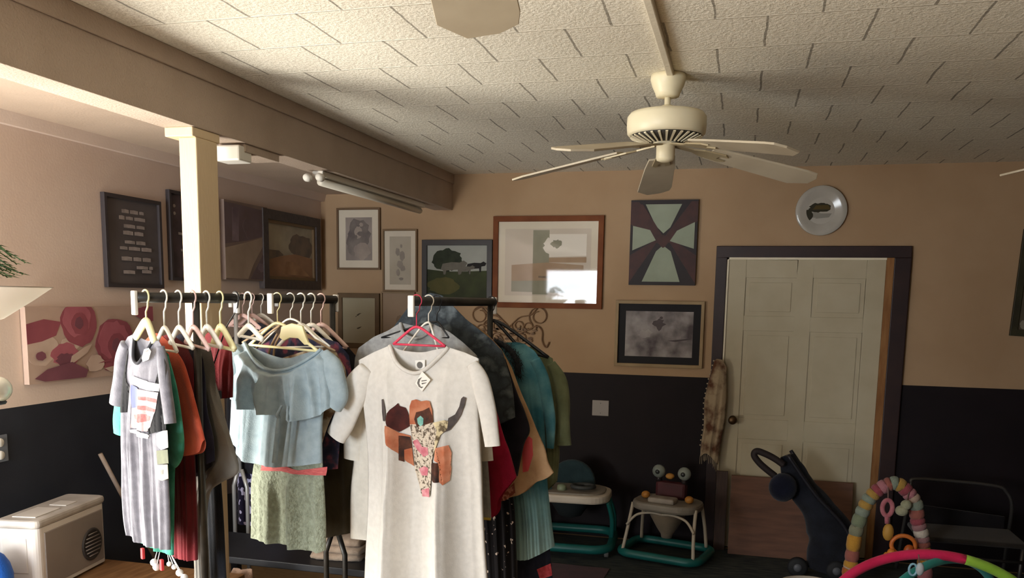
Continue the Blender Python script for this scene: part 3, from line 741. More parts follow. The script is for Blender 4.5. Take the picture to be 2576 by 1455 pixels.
# ---------------------------------------------------------------- rack with the white tee
m_tee = cloth('white cotton jersey', 'd0ccc5', 'd8d4cd', 50, .12)
m_ink = [mat('print rust orange', 'a4583a', .9, 'bd7c5c', 22), mat('print maroon', '4d1f1a', .9, '33120f', 30), mat('print turquoise', '8fc2b5', .9, '5f9a8f', 40), mat('print horn grey', '3f3a38', .9, '5d5350', 25),
         mat('print lace bone', 'cfc2b0', .9, '5a4d40', 95, lo=.5, hi=.6, dist=.6), mat('print rose', 'c06a76', .9, 'dba0a4', 40), mat('print bone cream', 'd9c9a2', .9, '6a5b45', 60, lo=.45, hi=.6), mat('print coral', 'c67452', .9, 'd99474', 20), mat('print shadow brown', '2d1e1a', .9, '5a3424', 25)]
hk = (-1.1056,2.85,1.69)
tee, tb = garment('t_shirt', 'white T-shirt with a printed cow skull and horns, front of its rack', 't-shirt', hk, -10, m_tee,
    [(-0.249,-0.22),(-0.182,-0.188),(-0.112,-0.16),(-0.08,-0.207),(-0.04,-0.236),(0.012,-0.252),(0.054,-0.24),(0.096,-0.2),(0.13,-0.158),(0.196,-0.174),(0.251,-0.193)],
    [(-0.243,-0.298),(-0.229,-0.387),(-0.216,-0.505),(-0.21,-0.625),(-0.213,-0.778),(-0.226,-0.966)], [(0.255,-0.271),(0.254,-0.354),(0.26,-0.466),(0.268,-0.578),(0.276,-0.754),(0.291,-0.935)],
    [(-0.237,-1.188),(-0.082,-1.18),(0.056,-1.16),(0.189,-1.134),(0.311,-1.1)],
    sleeves=[[(-0.209,-0.245,0.028),(-0.245,-0.306,0.053),(-0.283,-0.398,0.05),(-0.324,-0.481,0.045),(-0.343,-0.516,0.042)], [(0.228,-0.21,0.022),(0.262,-0.271,0.034),(0.285,-0.352,0.034),(0.303,-0.427,0.031),(0.313,-0.492,0.029)]],
    neck=(2, 8), bneck=[(-0.112,-0.16),(-0.066,-0.177),(0.012,-0.181),(0.075,-0.168),(0.13,-0.158)], collar=(.0075, m_tee), d=.05, db=.02, freq=2.5, amp=.052, seed=14, nu=80, nv=80, syo=-.012)
G3 = lambda pts: pts
prints = [
 (1, [(-0.085,-0.4),(-0.077,-0.387),(-0.051,-0.373),(-0.048,-0.362),(-0.042,-0.372),(-0.017,-0.377),(-0.008,-0.395),(-0.004,-0.413),(-0.001,-0.441),(-0.046,-0.467),(-0.083,-0.444),(-0.09,-0.432)]),
 (0, [(-0.094,-0.445),(-0.077,-0.447),(-0.046,-0.47),(-0.004,-0.479),(0.001,-0.592),(-0.025,-0.577),(-0.05,-0.543),(-0.087,-0.505),(-0.096,-0.465)]),
 (8, [(-0.048,-0.48),(-0.006,-0.483),(-0.001,-0.523),(-0.032,-0.532),(-0.032,-0.577),(-0.047,-0.57),(-0.043,-0.533)]),
 (3, [(-0.114,-0.353),(-0.107,-0.35),(-0.101,-0.367),(-0.094,-0.388),(-0.09,-0.41),(-0.094,-0.43),(-0.105,-0.429),(-0.111,-0.396)]),
 (3, [(0.199,-0.332),(0.207,-0.324),(0.217,-0.329),(0.211,-0.355),(0.198,-0.389),(0.184,-0.412),(0.16,-0.444),(0.146,-0.451),(0.136,-0.454),(0.157,-0.417),(0.155,-0.402),(0.177,-0.388),(0.192,-0.36)]),
 (7, [(0.122,-0.506),(0.157,-0.497),(0.166,-0.524),(0.163,-0.555),(0.166,-0.579),(0.163,-0.623),(0.148,-0.637),(0.137,-0.623),(0.138,-0.56),(0.116,-0.55)]),
 (8, [(0.098,-0.561),(0.133,-0.558),(0.139,-0.626),(0.116,-0.628),(0.087,-0.606)]),
 (6, [(0.094,-0.422),(0.143,-0.409),(0.155,-0.414),(0.152,-0.442),(0.133,-0.462),(0.122,-0.509),(0.105,-0.542),(0.073,-0.548),(0.066,-0.436)]),
 (4, [(-0.001,-0.435),(0.104,-0.418),(0.122,-0.444),(0.115,-0.519),(0.098,-0.583),(0.084,-0.641),(0.073,-0.696),(0.037,-0.698),(0.019,-0.648),(0.006,-0.608),(0.007,-0.497)]),
 (0, [(0.003,-0.369),(0.012,-0.348),(0.03,-0.343),(0.048,-0.349),(0.072,-0.344),(0.088,-0.346),(0.099,-0.375),(0.104,-0.415),(0.058,-0.43),(0.023,-0.433),(-0.001,-0.435),(-0.001,-0.404)]),
 (8, [(0.03,-0.389),(0.058,-0.381),(0.087,-0.367),(0.101,-0.396),(0.104,-0.418),(0.073,-0.429),(0.03,-0.442),(0.021,-0.415)]),
 (2, [(0.033,-0.411),(0.048,-0.4),(0.06,-0.409),(0.057,-0.431),(0.044,-0.439),(0.035,-0.429)]),
 (5, [(0.008,-0.497),(0.03,-0.486),(0.048,-0.512),(0.076,-0.513),(0.077,-0.538),(0.052,-0.55),(0.016,-0.515)]),
 (5, [(0.03,-0.596),(0.052,-0.584),(0.073,-0.588),(0.066,-0.617),(0.041,-0.62)]),
 (5, [(0.037,-0.674),(0.073,-0.661),(0.073,-0.696),(0.041,-0.698)])]
print_mesh(tb, prints, off=.0042, step=.008).build('skull_print', m_ink, tee, merge=False)
m_paper = mat('white card tag', 'efebe2', .7)
m_tagink = mat('grey tag ink', '6d6862', .7)
def tag_part(t, b, quad, name='price_tag', ink=None, off=.006, m=None):
    ys = [surf_y(b, x, z) for x, z in quad]
    y = min(ys)-off
    mb = MB().prism(quad, y-.0012, y, 0)
    for pts in ink or []: mb.prism(pts, y-.0019, y-.0011, 1)
    o = mb.build(name, [m or m_paper, m_tagink], t)
    return o
tag_part(tee, tb, [(0.025,-0.287),(0.053,-0.243),(0.087,-0.271),(0.053,-0.314)], ink=[[(0.033,-0.285),(0.038,-0.271),(0.053,-0.263),(0.045,-0.274),(0.042,-0.286),(0.048,-0.297),(0.059,-0.297),(0.051,-0.303),(0.04,-0.298)], [(0.051,-0.275),(0.072,-0.272),(0.072,-0.275),(0.051,-0.279)], [(0.051,-0.284),(0.071,-0.281),(0.071,-0.283),(0.053,-0.289)]])
q = [(-0.011,-0.211),(0.03,-0.207),(0.03,-0.242),(-0.008,-0.244)]
mb = MB().prism(q, .008, .0095, 0); mb.prism([(x, z) for x, z in [(q[0][0]+.02+.012*math.cos(a*PI/8), (q[0][1]+q[2][1])/2+.012*math.sin(a*PI/8)) for a in range(16)]], .0068, .0082, 1)
mb.build('neck_label', [m_paper, m_tagink], tee)
hanger('pink hanger holding the white skull T-shirt', hk, -10, (-0.097,-0.155), (0.117,-0.155), m_hp, apex=-.09, thick=.005)

t2, b2 = garment('t_shirt', 'plain white T-shirt hanging right behind the skull T-shirt, its left side showing', 't-shirt', (-1.091,2.9327,1.69), -10, cloth('second white jersey', 'e2dcd0', 'd8d2c6', 40, .12),
    [(-0.301,-0.27),(-0.221,-0.221),(-0.151,-0.199),(-0.116,-0.246),(-0.039,-0.272),(0.037,-0.239),(0.067,-0.19),(0.136,-0.205),(0.2,-0.238)], [(-0.317,-0.37),(-0.329,-0.495),(-0.334,-0.608),(-0.351,-0.743)], [(0.209,-0.338),(0.214,-0.452),(0.217,-0.554),(0.219,-0.701)],
    [(-0.355,-0.934),(-0.207,-0.922),(0.04,-0.892),(0.221,-0.864)], sleeves=[[(-0.285,-0.3,0.04),(-0.313,-0.401,0.048),(-0.329,-0.495,0.046),(-0.338,-0.616,0.041)], [(0.185,-0.267,0.029),(0.211,-0.366,0.032),(0.229,-0.466,0.029),(0.244,-0.566,0.029)]],
    neck=(2, 6), bneck=[(-0.151,-0.199),(-0.039,-0.213),(0.067,-0.19)], d=.024, freq=3, amp=.008, seed=3, sdepth=.4)
t3, b3 = garment('hooded_top', 'light grey hooded top with a thin yellow hem, behind the white T-shirts', 'top', (-1.0806,2.9918,1.69), -10, cloth('heather grey fleece', '8d8d8c', 'a3a3a1', 40, .2),
    [(-0.367,-0.223),(-0.35,-0.185),(-0.279,-0.14),(-0.212,-0.113),(-0.157,-0.082),(-0.136,-0.12),(-0.08,-0.139),(-0.035,-0.12),(-0.018,-0.082),(0.053,-0.11),(0.111,-0.147),(0.169,-0.193)], [(-0.385,-0.381),(-0.414,-0.542),(-0.45,-0.658)], [(0.187,-0.345),(0.208,-0.49),(0.224,-0.637)],
    [(-0.459,-0.76),(-0.39,-0.769),(-0.173,-0.797),(0.005,-0.799),(0.236,-0.795)], neck=(4, 8), bneck=[(-0.157,-0.082),(-0.084,-0.095),(-0.018,-0.082)], d=.024, freq=4, amp=.007, seed=8, collar=(.006, MATS['heather grey fleece']))
hem = MB().tube([(x, surf_y(b3, x, z+.004)-.002, z) for x, z in samp(smooth_pts([(-0.459,-0.76),(-0.39,-0.769),(-0.173,-0.797),(0.005,-0.799),(0.236,-0.795)], 4), [i/30 for i in range(31)])], .005, 6)
hem.build('yellow_hem', mat('yellow hem', 'cdb54e', .8), t3)
hanger('black hanger holding the light grey hooded top', (-1.0806,2.9918,1.69), -10, (-0.243,-0.141), (0.053,-0.132), m_hb)
hanger('white hanger holding the plain white T-shirt behind the skull shirt', (-1.091,2.9327,1.69), -10, (-0.133,-0.217), (0.05,-0.209), m_hw)
garment('blouse', 'maroon patterned blouse seen through the neck of the white skull T-shirt', 'blouse', (-1.0722,3.0391,1.69), -10, cloth('maroon paisley', '5d3238', '8a6a70', 24, .2, c3='3a1f25'),
    [(-0.331,-0.24),(-0.238,-0.189),(-0.193,-0.149),(-0.166,-0.113),(-0.113,-0.127),(-0.051,-0.107),(-0.017,-0.151),(0.043,-0.178),(0.128,-0.227)], [(-0.332,-0.382),(-0.333,-0.542)], [(0.138,-0.352),(0.139,-0.503)], [(-0.325,-0.719),(-0.094,-0.703),(0.133,-0.671)], neck=(3, 5), bneck=[(-0.166,-0.113),(-0.104,-0.117),(-0.051,-0.107)], d=.02, amp=.006, seed=21, nu=40, nv=30)
t5, _ = garment('tank_top', 'crimson top with a pointed hem below the white T-shirt sleeve', 'top', (-1.0639,3.0864,1.69), -10, cloth('crimson knit', 'a8193c', '8d1330', 12, .2),
    [(-0.307,-0.234),(-0.232,-0.175),(-0.178,-0.142),(-0.133,-0.159),(-0.07,-0.139),(-0.0,-0.17),(0.086,-0.209),(0.145,-0.259)], [(-0.327,-0.386),(-0.319,-0.629)], [(0.192,-0.369),(0.237,-0.498),(0.261,-0.552)], [(-0.31,-0.826),(-0.05,-0.811),(0.154,-0.803),(0.189,-0.819),(0.217,-0.792),(0.231,-0.731),(0.293,-0.648)], neck=(2, 4), bneck=[(-0.178,-0.142),(-0.127,-0.15),(-0.07,-0.139)], d=.022, amp=.006, seed=31, freq=4)
garment('jacket', 'dark slate jacket slung over the bar, its sleeve sloping down to the right', 'jacket', (-1.0535,3.1454,1.69), -10, cloth('slate felt', '434a4f', '61686b', 14, .3, c3='2e3438'),
    [(-0.299,-0.117),(-0.218,-0.023),(-0.156,0.017),(-0.122,0.033),(-0.067,0.024),(-0.015,-0.019),(0.039,-0.066),(0.098,-0.105),(0.153,-0.143),(0.197,-0.183)], [(-0.299,-0.229),(-0.29,-0.39)], [(0.221,-0.251),(0.243,-0.326)], [(-0.281,-0.536),(-0.085,-0.536),(0.092,-0.506),(0.255,-0.432)], d=.024, amp=.012, seed=41, freq=4.5)
garment('dress', 'black sleeveless dress between the crimson top and the cream blouse', 'dress', (-1.0431,3.2045,1.69), -10, cloth('black crepe', '17161c', '201d26', 20, .15),
    [(-0.195,-0.115),(-0.122,-0.05),(-0.068,-0.025),(-0.014,-0.063),(0.057,-0.108),(0.127,-0.159),(0.183,-0.219)], [(-0.195,-0.308),(-0.176,-0.519)], [(0.232,-0.34),(0.271,-0.422),(0.291,-0.49),(0.267,-0.547)], [(-0.156,-0.733),(0.064,-0.71),(0.17,-0.699),(0.243,-0.672)], d=.024, amp=.009, seed=43, freq=4)
t6, b6 = garment('blouse', 'cream and coral blouse with a ruffled hem, right of the crimson top', 'blouse', (-1.0326,3.2636,1.69), -10, cloth('cream chiffon', 'c5a27c', 'b08a66', 14, .25),
    [(-0.119,-0.163),(-0.046,-0.112),(0.008,-0.087),(0.071,-0.124),(0.136,-0.185),(0.182,-0.254)], [(-0.08,-0.388),(-0.042,-0.55)], [(0.222,-0.346),(0.261,-0.422),(0.297,-0.498),(0.332,-0.566),(0.345,-0.615)], [(-0.002,-0.815),(0.125,-0.794),(0.216,-0.764),(0.249,-0.747),(0.296,-0.703),(0.343,-0.681),(0.37,-0.656)], d=.022, amp=.008, seed=47, freq=4)
print_mesh(b6, [(0, [(0.237,-0.551),(0.269,-0.518),(0.282,-0.529),(0.289,-0.591),(0.268,-0.658),(0.244,-0.666)]), (1, [(0.146,-0.774),(0.186,-0.734),(0.214,-0.708),(0.218,-0.75),(0.17,-0.788),(0.148,-0.793)])]).build('coral_stripe', [mat('coral cloth', 'd6555a', .9), mat('red brown dots', '8c4a3c', .9, 'c98a78', 60, lo=.45, hi=.52)], t6, merge=False)
tag_part(t6, b6, [(0.219,-0.552),(0.241,-0.541),(0.245,-0.572),(0.226,-0.58)])
garment('dress', 'long black dress scattered with white dots beside the white T-shirt hem', 'dress', (-1.0222,3.3227,1.69), -10, cloth('black dotted voile', '17161b', 'd9c9c0', 48, .1, lo=.68, hi=.72, detail=1),
    [(-0.209,-0.201),(-0.115,-0.148),(-0.023,-0.129),(0.05,-0.159),(0.108,-0.221)], [(-0.112,-0.48),(-0.035,-0.76)], [(0.135,-0.462),(0.157,-0.706),(0.18,-0.87)], [(0.018,-1.236),(0.121,-1.227),(0.197,-1.206)], d=.024, amp=.01, seed=53, freq=4)
t7, b7 = garment('dress', 'teal tie-dye dress fading to pale aqua at its hem', 'dress', (-1.0118,3.3818,1.69), -10, dye_mat('teal tie dye', '356f80', '6a9ea9', 'b4cfca', -1.22, -.72),
    [(-0.035,-0.197),(0.039,-0.171),(0.102,-0.163),(0.138,-0.171),(0.182,-0.166),(0.227,-0.193),(0.257,-0.234)], [(0.024,-0.393),(0.086,-0.64),(0.138,-0.855)], [(0.271,-0.378),(0.282,-0.54),(0.294,-0.713),(0.312,-0.851)], [(0.145,-1.07),(0.209,-1.064),(0.271,-1.031),(0.334,-0.989)], sleeves=[[(0.227,-0.227,0.024),(0.266,-0.314,0.029),(0.293,-0.425,0.026),(0.305,-0.505,0.021),(0.304,-0.584,0.016)]], neck=(2, 4), bneck=[(0.102,-0.163),(0.143,-0.161),(0.182,-0.166)], d=.026, amp=.009, seed=59, freq=4)
garment('jacket', 'olive green jacket at the back end of the white T-shirt rack', 'jacket', (-1.0014,3.4409,1.69), -10, cloth('olive twill', '5e6448', '6d7356', 16, .25),
    [(0.066,-0.237),(0.138,-0.193),(0.183,-0.178),(0.213,-0.19),(0.238,-0.204),(0.281,-0.223)], [(0.124,-0.393),(0.181,-0.556)], [(0.305,-0.349),(0.312,-0.512),(0.322,-0.614)], [(0.204,-0.783),(0.259,-0.782),(0.314,-0.729)], sleeves=[[(0.274,-0.245,0.021),(0.311,-0.308,0.033),(0.332,-0.396,0.031),(0.331,-0.478,0.03),(0.335,-0.577,0.037)]], d=.026, amp=.009, seed=61, freq=3)
hanger('black clip hanger sticking up behind the teal tie-dye dress', (-1.0014,3.4409,1.69), -10, (0.138,-0.193), (0.263,-0.221), m_hb, thick=.007)
t8, b8 = garment('dress', 'navy dress with a red patch, hanging lowest below the teal dress', 'dress', (-1.0055,3.4172,1.69), -10, cloth('navy print', '1a1d2b', '262a3b', 20, .2),
    [(0.063,-0.278),(0.113,-0.234),(0.176,-0.231),(0.222,-0.27)], [(0.11,-0.559),(0.142,-0.811)], [(0.238,-0.548),(0.262,-0.797),(0.303,-1.047)], [(0.15,-1.241),(0.233,-1.231),(0.318,-1.203)], d=.006, db=.006, amp=.003, seed=67, nu=30, nv=30)
print_mesh(b8, [(0, [(0.243,-1.111),(0.304,-1.077),(0.312,-1.128),(0.259,-1.153)])]).build('red_patch', mat('red patch', 'a8323e', .9, 'c4505a', 60), t8)
# fur collar
t = thing('fur_collar', 'black fur collar resting on the shoulder between slate jacket and teal dress', 'collar', (-1.018,3.3463,1.69), R(-10))
mb = MB(); rn = random.Random(7)
fp = smooth_pts([(0.065,-0.153),(0.107,-0.167),(0.146,-0.196),(0.168,-0.236),(0.176,-0.283)], 8)
for k in range(420):
    x, z = fp[rn.randrange(len(fp))]; x += rn.uniform(-.02, .02); z += rn.uniform(-.025, .015); y = rn.uniform(-.02, .01)
    dx, dy, dz = rn.uniform(-.02, .03), rn.uniform(-.02, .01), rn.uniform(-.03, .012)
    mb.add([(x-.0015, y, z), (x+.0015, y, z), (x+dx, y+dy, z+dz)], [(0, 1, 2)])
mb.tube([(x, -.004, z-.005) for x, z in fp], .012, 8)
mb.build('fur', mat('black fur', '14151a', .8, '24272d', 40), t, merge=False)

# ---------------------------------------------------------------- middle rack: blue blouse
m_blue = cloth('pale blue crepe', '8fa0a8', 'a0b0b7', 30, .2)
hk = (-1.6742,2.88,1.69)
bl, bb = garment('blouse', 'pale blue off-shoulder blouse with a ruffle, front of the middle rack', 'blouse', hk, -12, m_blue,
    [(-0.217,-0.196),(-0.168,-0.168),(-0.129,-0.21),(-0.07,-0.25),(0.01,-0.266),(0.09,-0.252),(0.17,-0.208),(0.205,-0.179),(0.242,-0.199)], [(-0.24,-0.277),(-0.24,-0.371),(-0.248,-0.466)], [(0.233,-0.297),(0.21,-0.431),(0.205,-0.506)],
    [(-0.26,-0.563),(-0.208,-0.581),(-0.145,-0.632),(-0.031,-0.633),(0.048,-0.631),(0.205,-0.604)], sleeves=[[(-0.188,-0.191,0.025),(-0.226,-0.238,0.054),(-0.254,-0.294,0.052),(-0.253,-0.341,0.042),(-0.244,-0.375,0.027)], [(0.218,-0.19,0.018),(0.248,-0.238,0.04),(0.275,-0.302,0.041),(0.285,-0.352,0.036),(0.266,-0.392,0.031)]],
    neck=(1, 7), bneck=[(-0.168,-0.168),(-0.079,-0.205),(0.023,-0.223),(0.119,-0.2),(0.205,-0.179)], collar=(.006, m_blue), d=.045, db=.02, amp=.026, freq=3.2, seed=71, nu=70, nv=60, sdepth=.75)
body_mesh([(-0.213,-0.211),(-0.159,-0.196),(-0.125,-0.218),(-0.068,-0.256),(0.01,-0.272),(0.09,-0.258),(0.168,-0.214),(0.202,-0.19),(0.249,-0.203)], [(-0.237,-0.293)], [(0.266,-0.295)], [(-0.236,-0.387),(-0.156,-0.409),(-0.065,-0.426),(0.012,-0.427),(0.076,-0.431),(0.118,-0.444),(0.201,-0.428),(0.264,-0.389)], d=.066, amp=.05, freq=4.6, seed=73, nu=110, nv=40, ramp=.03, two=False, hemflare=.014).build('ruffle', m_blue, bl)
for k, pts in enumerate(([(0.1,-0.387),(0.074,-0.434),(0.063,-0.509),(0.049,-0.604)], [(0.13,-0.385),(0.125,-0.445),(0.112,-0.52),(0.095,-0.614)])):
    pts = smooth_pts(pts, 6)
    MB().tube([(x, -.098 if i < 6 else -.085, z) for i, (x, z) in enumerate(pts)], [.006+.007*i/len(pts) for i in range(len(pts))], 10, flat=(1, .6)).build('tie', m_blue, bl)
sk, sb = garment('skirt', 'sage green nubbly skirt with a coral belt under the blue blouse', 'skirt', hk, -12, cloth('sage boucle', '868c79', '9ea591', 60, 1.0, bscale=110),
    [(-0.128,-0.608),(-0.011,-0.603),(0.107,-0.594),(0.204,-0.582)], [(-0.15,-0.712),(-0.154,-0.841)], [(0.211,-0.687),(0.217,-0.823)], [(-0.16,-0.942),(-0.097,-0.943),(0.06,-0.942),(0.176,-0.951),(0.215,-0.938)], d=.036, db=.018, amp=.026, freq=2.6, seed=79, part='skirt_body')
print_mesh(sb, [(0, [(-0.088,-0.637),(0.016,-0.632),(0.097,-0.642),(0.23,-0.616),(0.225,-0.649),(0.103,-0.657),(0.015,-0.654),(-0.089,-0.662)])], off=.004).build('belt', mat('coral belt', 'cc6a66', .8, 'b04a4c', 50, stretch=(1, 1, 8)), sk, merge=False)
# hanger with label plate
h2 = hanger('cream hanger with a broad moulded plate, holding the blue blouse', hk, -12, (-0.142,-0.177), (0.191,-0.188), m_hy, apex=-.09, thick=.006)
q = [(0.012,-0.145),(0.022,-0.103),(0.071,-0.089),(0.122,-0.097),(0.139,-0.14),(0.154,-0.166),(0.131,-0.167),(0.102,-0.144),(0.06,-0.143),(0.033,-0.156)]
MB().prism(q, -.006, .004).build('moulded_plate', m_hy, h2, bevel=.002)
t9, b9 = garment('top', 'cream floral strappy top just behind the blue blouse', 'top', (-1.6593,2.9504,1.69), -12, cloth('cream floral', 'bfae94', '7d6048', 26, .2, lo=.45, hi=.6),
    [(-0.247,-0.243),(-0.187,-0.209),(-0.066,-0.234),(0.054,-0.199),(0.16,-0.175),(0.216,-0.192),(0.257,-0.249)], [(-0.239,-0.362),(-0.234,-0.474)], [(0.264,-0.301),(0.237,-0.377),(0.183,-0.457)], [(-0.221,-0.602),(-0.035,-0.601),(0.136,-0.569)], d=.02, amp=.006, seed=83)
for k, (a, b) in enumerate((((705,812),(612,862)), ((708,818),(632,870)), ((712,835),(672,905)), ((700,842),(690,905)), ((770,840),(838,886)), ((776,846),(862,905)))):
    pass
mb = MB()
for pts in ([(-0.05,-0.088),(-0.143,-0.124),(-0.245,-0.175)], [(-0.046,-0.1),(-0.12,-0.144),(-0.187,-0.209)], [(-0.063,-0.134),(-0.096,-0.182),(-0.114,-0.226)], [(-0.039,-0.127),(-0.076,-0.178),(-0.086,-0.234)], [(0.065,-0.124),(0.132,-0.158),(0.216,-0.19)], [(0.075,-0.137),(0.143,-0.16),(0.197,-0.185)]):
    mb.tube([(x, -.004, z) for x, z in smooth_pts(pts, 5)], .0045, 6)
mb.build('straps', mat('tan strap cord', 'a98f72', .8), t9)
hanger('white hanger holding the cream floral top', (-1.6593,2.9504,1.69), -12, (-0.166,-0.192), (0.188,-0.174), m_hw)
garment('blouse', 'navy and pink flowered blouse, third on the middle rack', 'blouse', (-1.6468,3.0091,1.69), -12, cloth('navy pink floral', '2b3048', '8d4a5c', 20, .2, c3='3a3a50', lo=.4, hi=.62),
    [(-0.244,-0.206),(-0.138,-0.154),(-0.066,-0.128),(0.024,-0.13),(0.102,-0.146),(0.178,-0.161),(0.23,-0.209)], [(-0.25,-0.368),(-0.244,-0.531)], [(0.24,-0.277),(0.232,-0.345),(0.197,-0.432)], [(-0.239,-0.696),(-0.049,-0.684),(0.171,-0.653)], neck=(2, 3), bneck=[(-0.066,-0.128),(-0.02,-0.128),(0.024,-0.13)], d=.022, amp=.006, seed=87)
garment('dress', 'long dark olive brown dress between the sage skirt and white T-shirt', 'dress', (-1.6343,3.0678,1.69), -12, cloth('dark olive jersey', '2c2619', '3a3324', 12, .2),
    [(-0.28,-0.226),(-0.172,-0.165),(-0.099,-0.142),(-0.017,-0.139),(0.062,-0.162),(0.168,-0.223)], [(-0.278,-0.491),(-0.264,-0.743)], [(0.189,-0.377),(0.207,-0.533),(0.213,-0.723)], [(-0.238,-0.994),(-0.066,-0.976),(0.058,-0.958),(0.21,-0.914)], d=.024, amp=.01, seed=89, freq=4)
garment('top', 'black top with pale collar trim near the back of the middle rack', 'top', (-1.6218,3.1265,1.69), -12, cloth('black knit', '15151a', '232228', 20, .3),
    [(-0.293,-0.213),(-0.205,-0.152),(-0.13,-0.128),(-0.047,-0.126),(0.023,-0.14),(0.107,-0.162),(0.17,-0.218)], [(-0.277,-0.413)], [(0.189,-0.319),(0.178,-0.463)], [(-0.24,-0.665),(-0.047,-0.655),(0.156,-0.626)], neck=(2, 3), bneck=[(-0.13,-0.128),(-0.089,-0.132),(-0.047,-0.126)], d=.024, amp=.008, seed=91, collar=(.008, mat('pale collar trim', 'a8a59a', .8)))
for i, (idx, m, lab) in enumerate(((2.2, m_hw, 'white hanger holding the navy and pink flowered blouse'), (3.2, m_hw, 'white hanger holding the dark olive brown dress'), (4.2, m_hk, 'pale pink hanger holding the black top with pale collar'))):
    hkp = {2.2: (-1.6468,3.0091,1.69), 3.2: (-1.6343,3.0678,1.69), 4.2: (-1.6218,3.1265,1.69)}[idx]
    hanger(lab, hkp, -12, (-.12, -.19), (.13, -.19), m, apex=-.10, thick=.006, flat=True)

# ---------------------------------------------------------------- left rack: grey dress
hk = (-1.7965,2.3,1.69)
m_grey = cloth('heather grey jersey', '75737a', '85838a', 40, .15)
gd, gb = garment('dress', 'long grey dress with black side panels and a flag patch, front of left rack', 'dress', hk, -24, m_grey,
    [(-0.154,-0.156),(-0.12,-0.128),(-0.078,-0.117),(-0.065,-0.16),(-0.047,-0.194),(-0.016,-0.207),(0.01,-0.182),(0.038,-0.134),(0.072,-0.133),(0.096,-0.159)], [(-0.143,-0.235),(-0.171,-0.396),(-0.181,-0.599),(-0.179,-0.721)], [(0.102,-0.257),(0.093,-0.382),(0.096,-0.508),(0.099,-0.661)], [(-0.163,-0.782),(-0.106,-0.793),(-0.052,-0.8),(0.021,-0.8),(0.094,-0.796)],
    sleeves=[[(-0.133,-0.152,0.023),(-0.164,-0.211,0.029),(-0.19,-0.291,0.029),(-0.212,-0.354,0.03)], [(0.08,-0.15,0.014),(0.093,-0.22,0.021),(0.108,-0.306,0.021),(0.119,-0.387,0.021)]],
    neck=(2, 7), bneck=[(-0.078,-0.117),(-0.049,-0.131),(-0.015,-0.137),(0.014,-0.132),(0.038,-0.134)], collar=(.005, mat('charcoal trim', '3a3a3f', .9)), d=.03, db=.014, amp=.022, freq=4.2, seed=101, nu=64, nv=80, sdepth=.8)
print_mesh(gb, [
 (0, [(-0.115,-0.163),(-0.103,-0.189),(-0.097,-0.267),(-0.078,-0.298),(-0.082,-0.369),(-0.139,-0.375),(-0.13,-0.269)]),
 (0, [(0.098,-0.175),(0.077,-0.255),(0.059,-0.335),(0.018,-0.42),(0.033,-0.428),(0.111,-0.406),(0.12,-0.314),(0.117,-0.205)]),
 (1, [(-0.049,-0.248),(-0.005,-0.253),(0.044,-0.261),(0.092,-0.265),(0.089,-0.288),(0.035,-0.288),(-0.014,-0.279),(-0.05,-0.273)]),
 (2, [(-0.05,-0.277),(-0.014,-0.284),(-0.019,-0.325),(-0.027,-0.347),(-0.053,-0.351)]),
 (3, [(-0.014,-0.287),(0.087,-0.292),(0.07,-0.349),(0.042,-0.403),(0.018,-0.421),(-0.019,-0.419),(-0.065,-0.416),(-0.053,-0.352),(-0.026,-0.347)]),
 (4, [(-0.013,-0.31),(0.04,-0.309),(0.079,-0.313),(0.078,-0.325),(0.033,-0.321),(-0.014,-0.321)]),
 (4, [(-0.022,-0.34),(0.031,-0.338),(0.071,-0.346),(0.066,-0.354),(0.024,-0.353),(-0.023,-0.351)]),
 (4, [(-0.047,-0.373),(0.004,-0.365),(0.047,-0.37),(0.04,-0.384),(-0.011,-0.395),(-0.045,-0.386)]),
 (1, [(-0.066,-0.423),(-0.032,-0.419),(0.006,-0.426),(0.036,-0.432),(0.023,-0.444),(-0.021,-0.439),(-0.065,-0.432)]),
], off=.003, step=.009).build('flag_print', [mat('black side panel', '121216', .9), mat('white band', 'e8e4e2', .9, 'c7c2c0', 40, lo=.45, hi=.55), mat('flag blue', '6a70ae', .9), mat('flag pale pink', 'd0b9b8', .9, 'be9a98', 30), mat('flag rose stripe', '9a5a58', .9, 'b57c7a', 40)], gd, merge=False)
tag_part(gd, gb, [(0.027,-0.161),(0.054,-0.155),(0.067,-0.165),(0.051,-0.191),(0.016,-0.2),(0.01,-0.189)], ink=[[(0.035,-0.166),(0.052,-0.161),(0.054,-0.165),(0.037,-0.169)]])
tag_part(gd, gb, [(0.073,-0.422),(0.114,-0.408),(0.14,-0.404),(0.141,-0.457),(0.098,-0.47),(0.073,-0.458)], name='white_pocket_tag')
tag_part(gd, gb, [(0.071,-0.476),(0.138,-0.464),(0.14,-0.507),(0.073,-0.519)], name='olive_tag', m=mat('olive tag', '5c5f4c', .8, '6d7058', 30))
tag_part(gd, gb, [(0.073,-0.521),(0.14,-0.51),(0.141,-0.554),(0.102,-0.567),(0.064,-0.565)], name='beige_tag', m=mat('beige tag', 'b3a68f', .8, 'a3957c', 30), ink=[[(0.099,-0.534),(0.114,-0.53),(0.112,-0.544),(0.1,-0.547)]])
hanger('thick cream hanger holding the long grey dress, front of left rack', hk, -24, (-0.072,-0.129), (0.045,-0.139), m_hy, apex=-.075, thick=.009, flat=True, bar=False)
m_mint = cloth('mint knit', '35806c', '4fa389', 14, .25)
